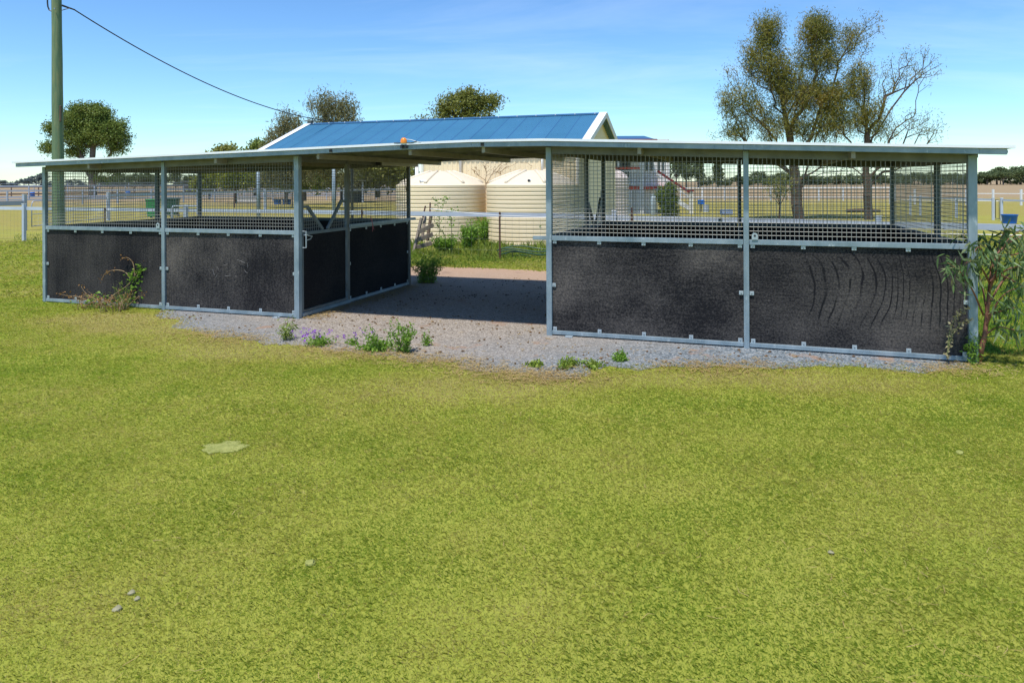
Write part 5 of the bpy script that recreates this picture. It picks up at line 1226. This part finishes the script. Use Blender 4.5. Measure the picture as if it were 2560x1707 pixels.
for px,py,s,lab in ((318,1475,.022,'pale feathery clod in the lower left lawn, upper of the pair'),(332,1490,.018,'pale feathery clod in the lower left lawn, lower of the pair'),(282,1515,.026,'brownish clod in the lower left lawn, below the pale pair'),(765,1405,.034,'pale lump of dry grass in the lawn, left of the bottom middle'),(2392,1145,.034,'pale lump of dry grass in the lawn near the right edge'),(2068,1392,.02,'small pale clod in the right part of the lawn')):
    c=at(px,py); c.z=.008; s*=.85; mb=MB(); prof=[]
    bm=bmesh.new(); bmesh.ops.create_icosphere(bm,subdivisions=2,radius=s)
    for v_ in bm.verts: v_.co=Vector((v_.co.x,v_.co.y,v_.co.z*.5))*(1+.5*noise.noise(v_.co*60+c))
    mb.add([v_.co+c for v_ in bm.verts],[[v_.index for v_ in f.verts] for f in bm.faces]); bm.free()
    tag(P('grass_clod',mb,'cowpat' if s>.027 else 'seedclod',org=c),lab,'clod','clods on the lawn')

# =================== light, sky, camera ===================
sun_dir=Vector((-.49,-.84,2.55)).normalized(); el=math.asin(sun_dir.z); az=math.atan2(sun_dir.x,sun_dir.y)
sd=bpy.data.lights.new('sun','SUN'); sd.energy=2.8; sd.angle=R(2.2); sd.color=(1,.96,.90)
so=bpy.data.objects.new('sun',sd); COL.objects.link(so); so.rotation_euler=(-sun_dir).to_track_quat('-Z','Y').to_euler(); so.location=(0,0,30)
w=bpy.data.worlds.new('World'); sc.world=w; w.use_nodes=True; nt=w.node_tree; nt.nodes.clear()
o=nt.nodes.new('ShaderNodeOutputWorld'); bg=nt.nodes.new('ShaderNodeBackground'); sk=nt.nodes.new('ShaderNodeTexSky'); sk.sky_type='NISHITA'; sk.sun_disc=False
sk.sun_elevation=el; sk.sun_rotation=az; sk.altitude=400; sk.air_density=1.1; sk.dust_density=.15; sk.ozone_density=2.2
tc=nt.nodes.new('ShaderNodeTexCoord'); sp=nt.nodes.new('ShaderNodeSeparateXYZ'); nt.links.new(tc.outputs['Generated'],sp.inputs[0])
# project the direction on a high cloud layer so that wisps flatten toward the horizon
zc=mth(nt,'ADD',mth(nt,'MAXIMUM',sp.outputs[2],0.),.10); cx=mth(nt,'DIVIDE',sp.outputs[0],zc); cy=mth(nt,'DIVIDE',sp.outputs[1],zc)
cb=nt.nodes.new('ShaderNodeCombineXYZ'); nt.links.new(cx,cb.inputs[0]); nt.links.new(cy,cb.inputs[1])
mp=nt.nodes.new('ShaderNodeMapping'); mp.inputs['Scale'].default_value=(.34,.9,1); mp.inputs['Rotation'].default_value=(0,0,R(28)); nt.links.new(cb.outputs[0],mp.inputs[0])
f=nz(nt,mp.outputs[0],1.1,7,.62,.5); r=ramp(nt,[(.48,g3(0)),(.9,g3(.24))]); nt.links.new(f,r.inputs[0])
g1=mixc(nt,1.0,sk.outputs[0],(.130,.155,.168),'MULTIPLY'); gm=nt.nodes.new('ShaderNodeGamma'); gm.inputs[1].default_value=1.24; nt.links.new(g1,gm.inputs[0]); tint=mixc(nt,1.0,gm.outputs[0],(3.55,3.72,3.98),'MULTIPLY'); c=mixc(nt,r.outputs[0],tint,(4.6,5.1,5.5))
nt.links.new(c,bg.inputs[0]); bg.inputs[1].default_value=.15; nt.links.new(bg.outputs[0],o.inputs[0])
sc.view_settings.view_transform='Standard'; sc.view_settings.look='None'; sc.view_settings.exposure=.92; sc.view_settings.gamma=1
cd=bpy.data.cameras.new('camera'); cam=bpy.data.objects.new('camera',cd); COL.objects.link(cam)
cd.sensor_width=36; cd.lens=F/2560*36; cd.shift_y=-(853.5-456.5)/2560; cd.clip_start=.1; cd.clip_end=8000
cam.location=(0,0,H); cam.rotation_euler=(R(90),ROLL,0)
sc.camera=cam
sc.render.resolution_x=1024; sc.render.resolution_y=682
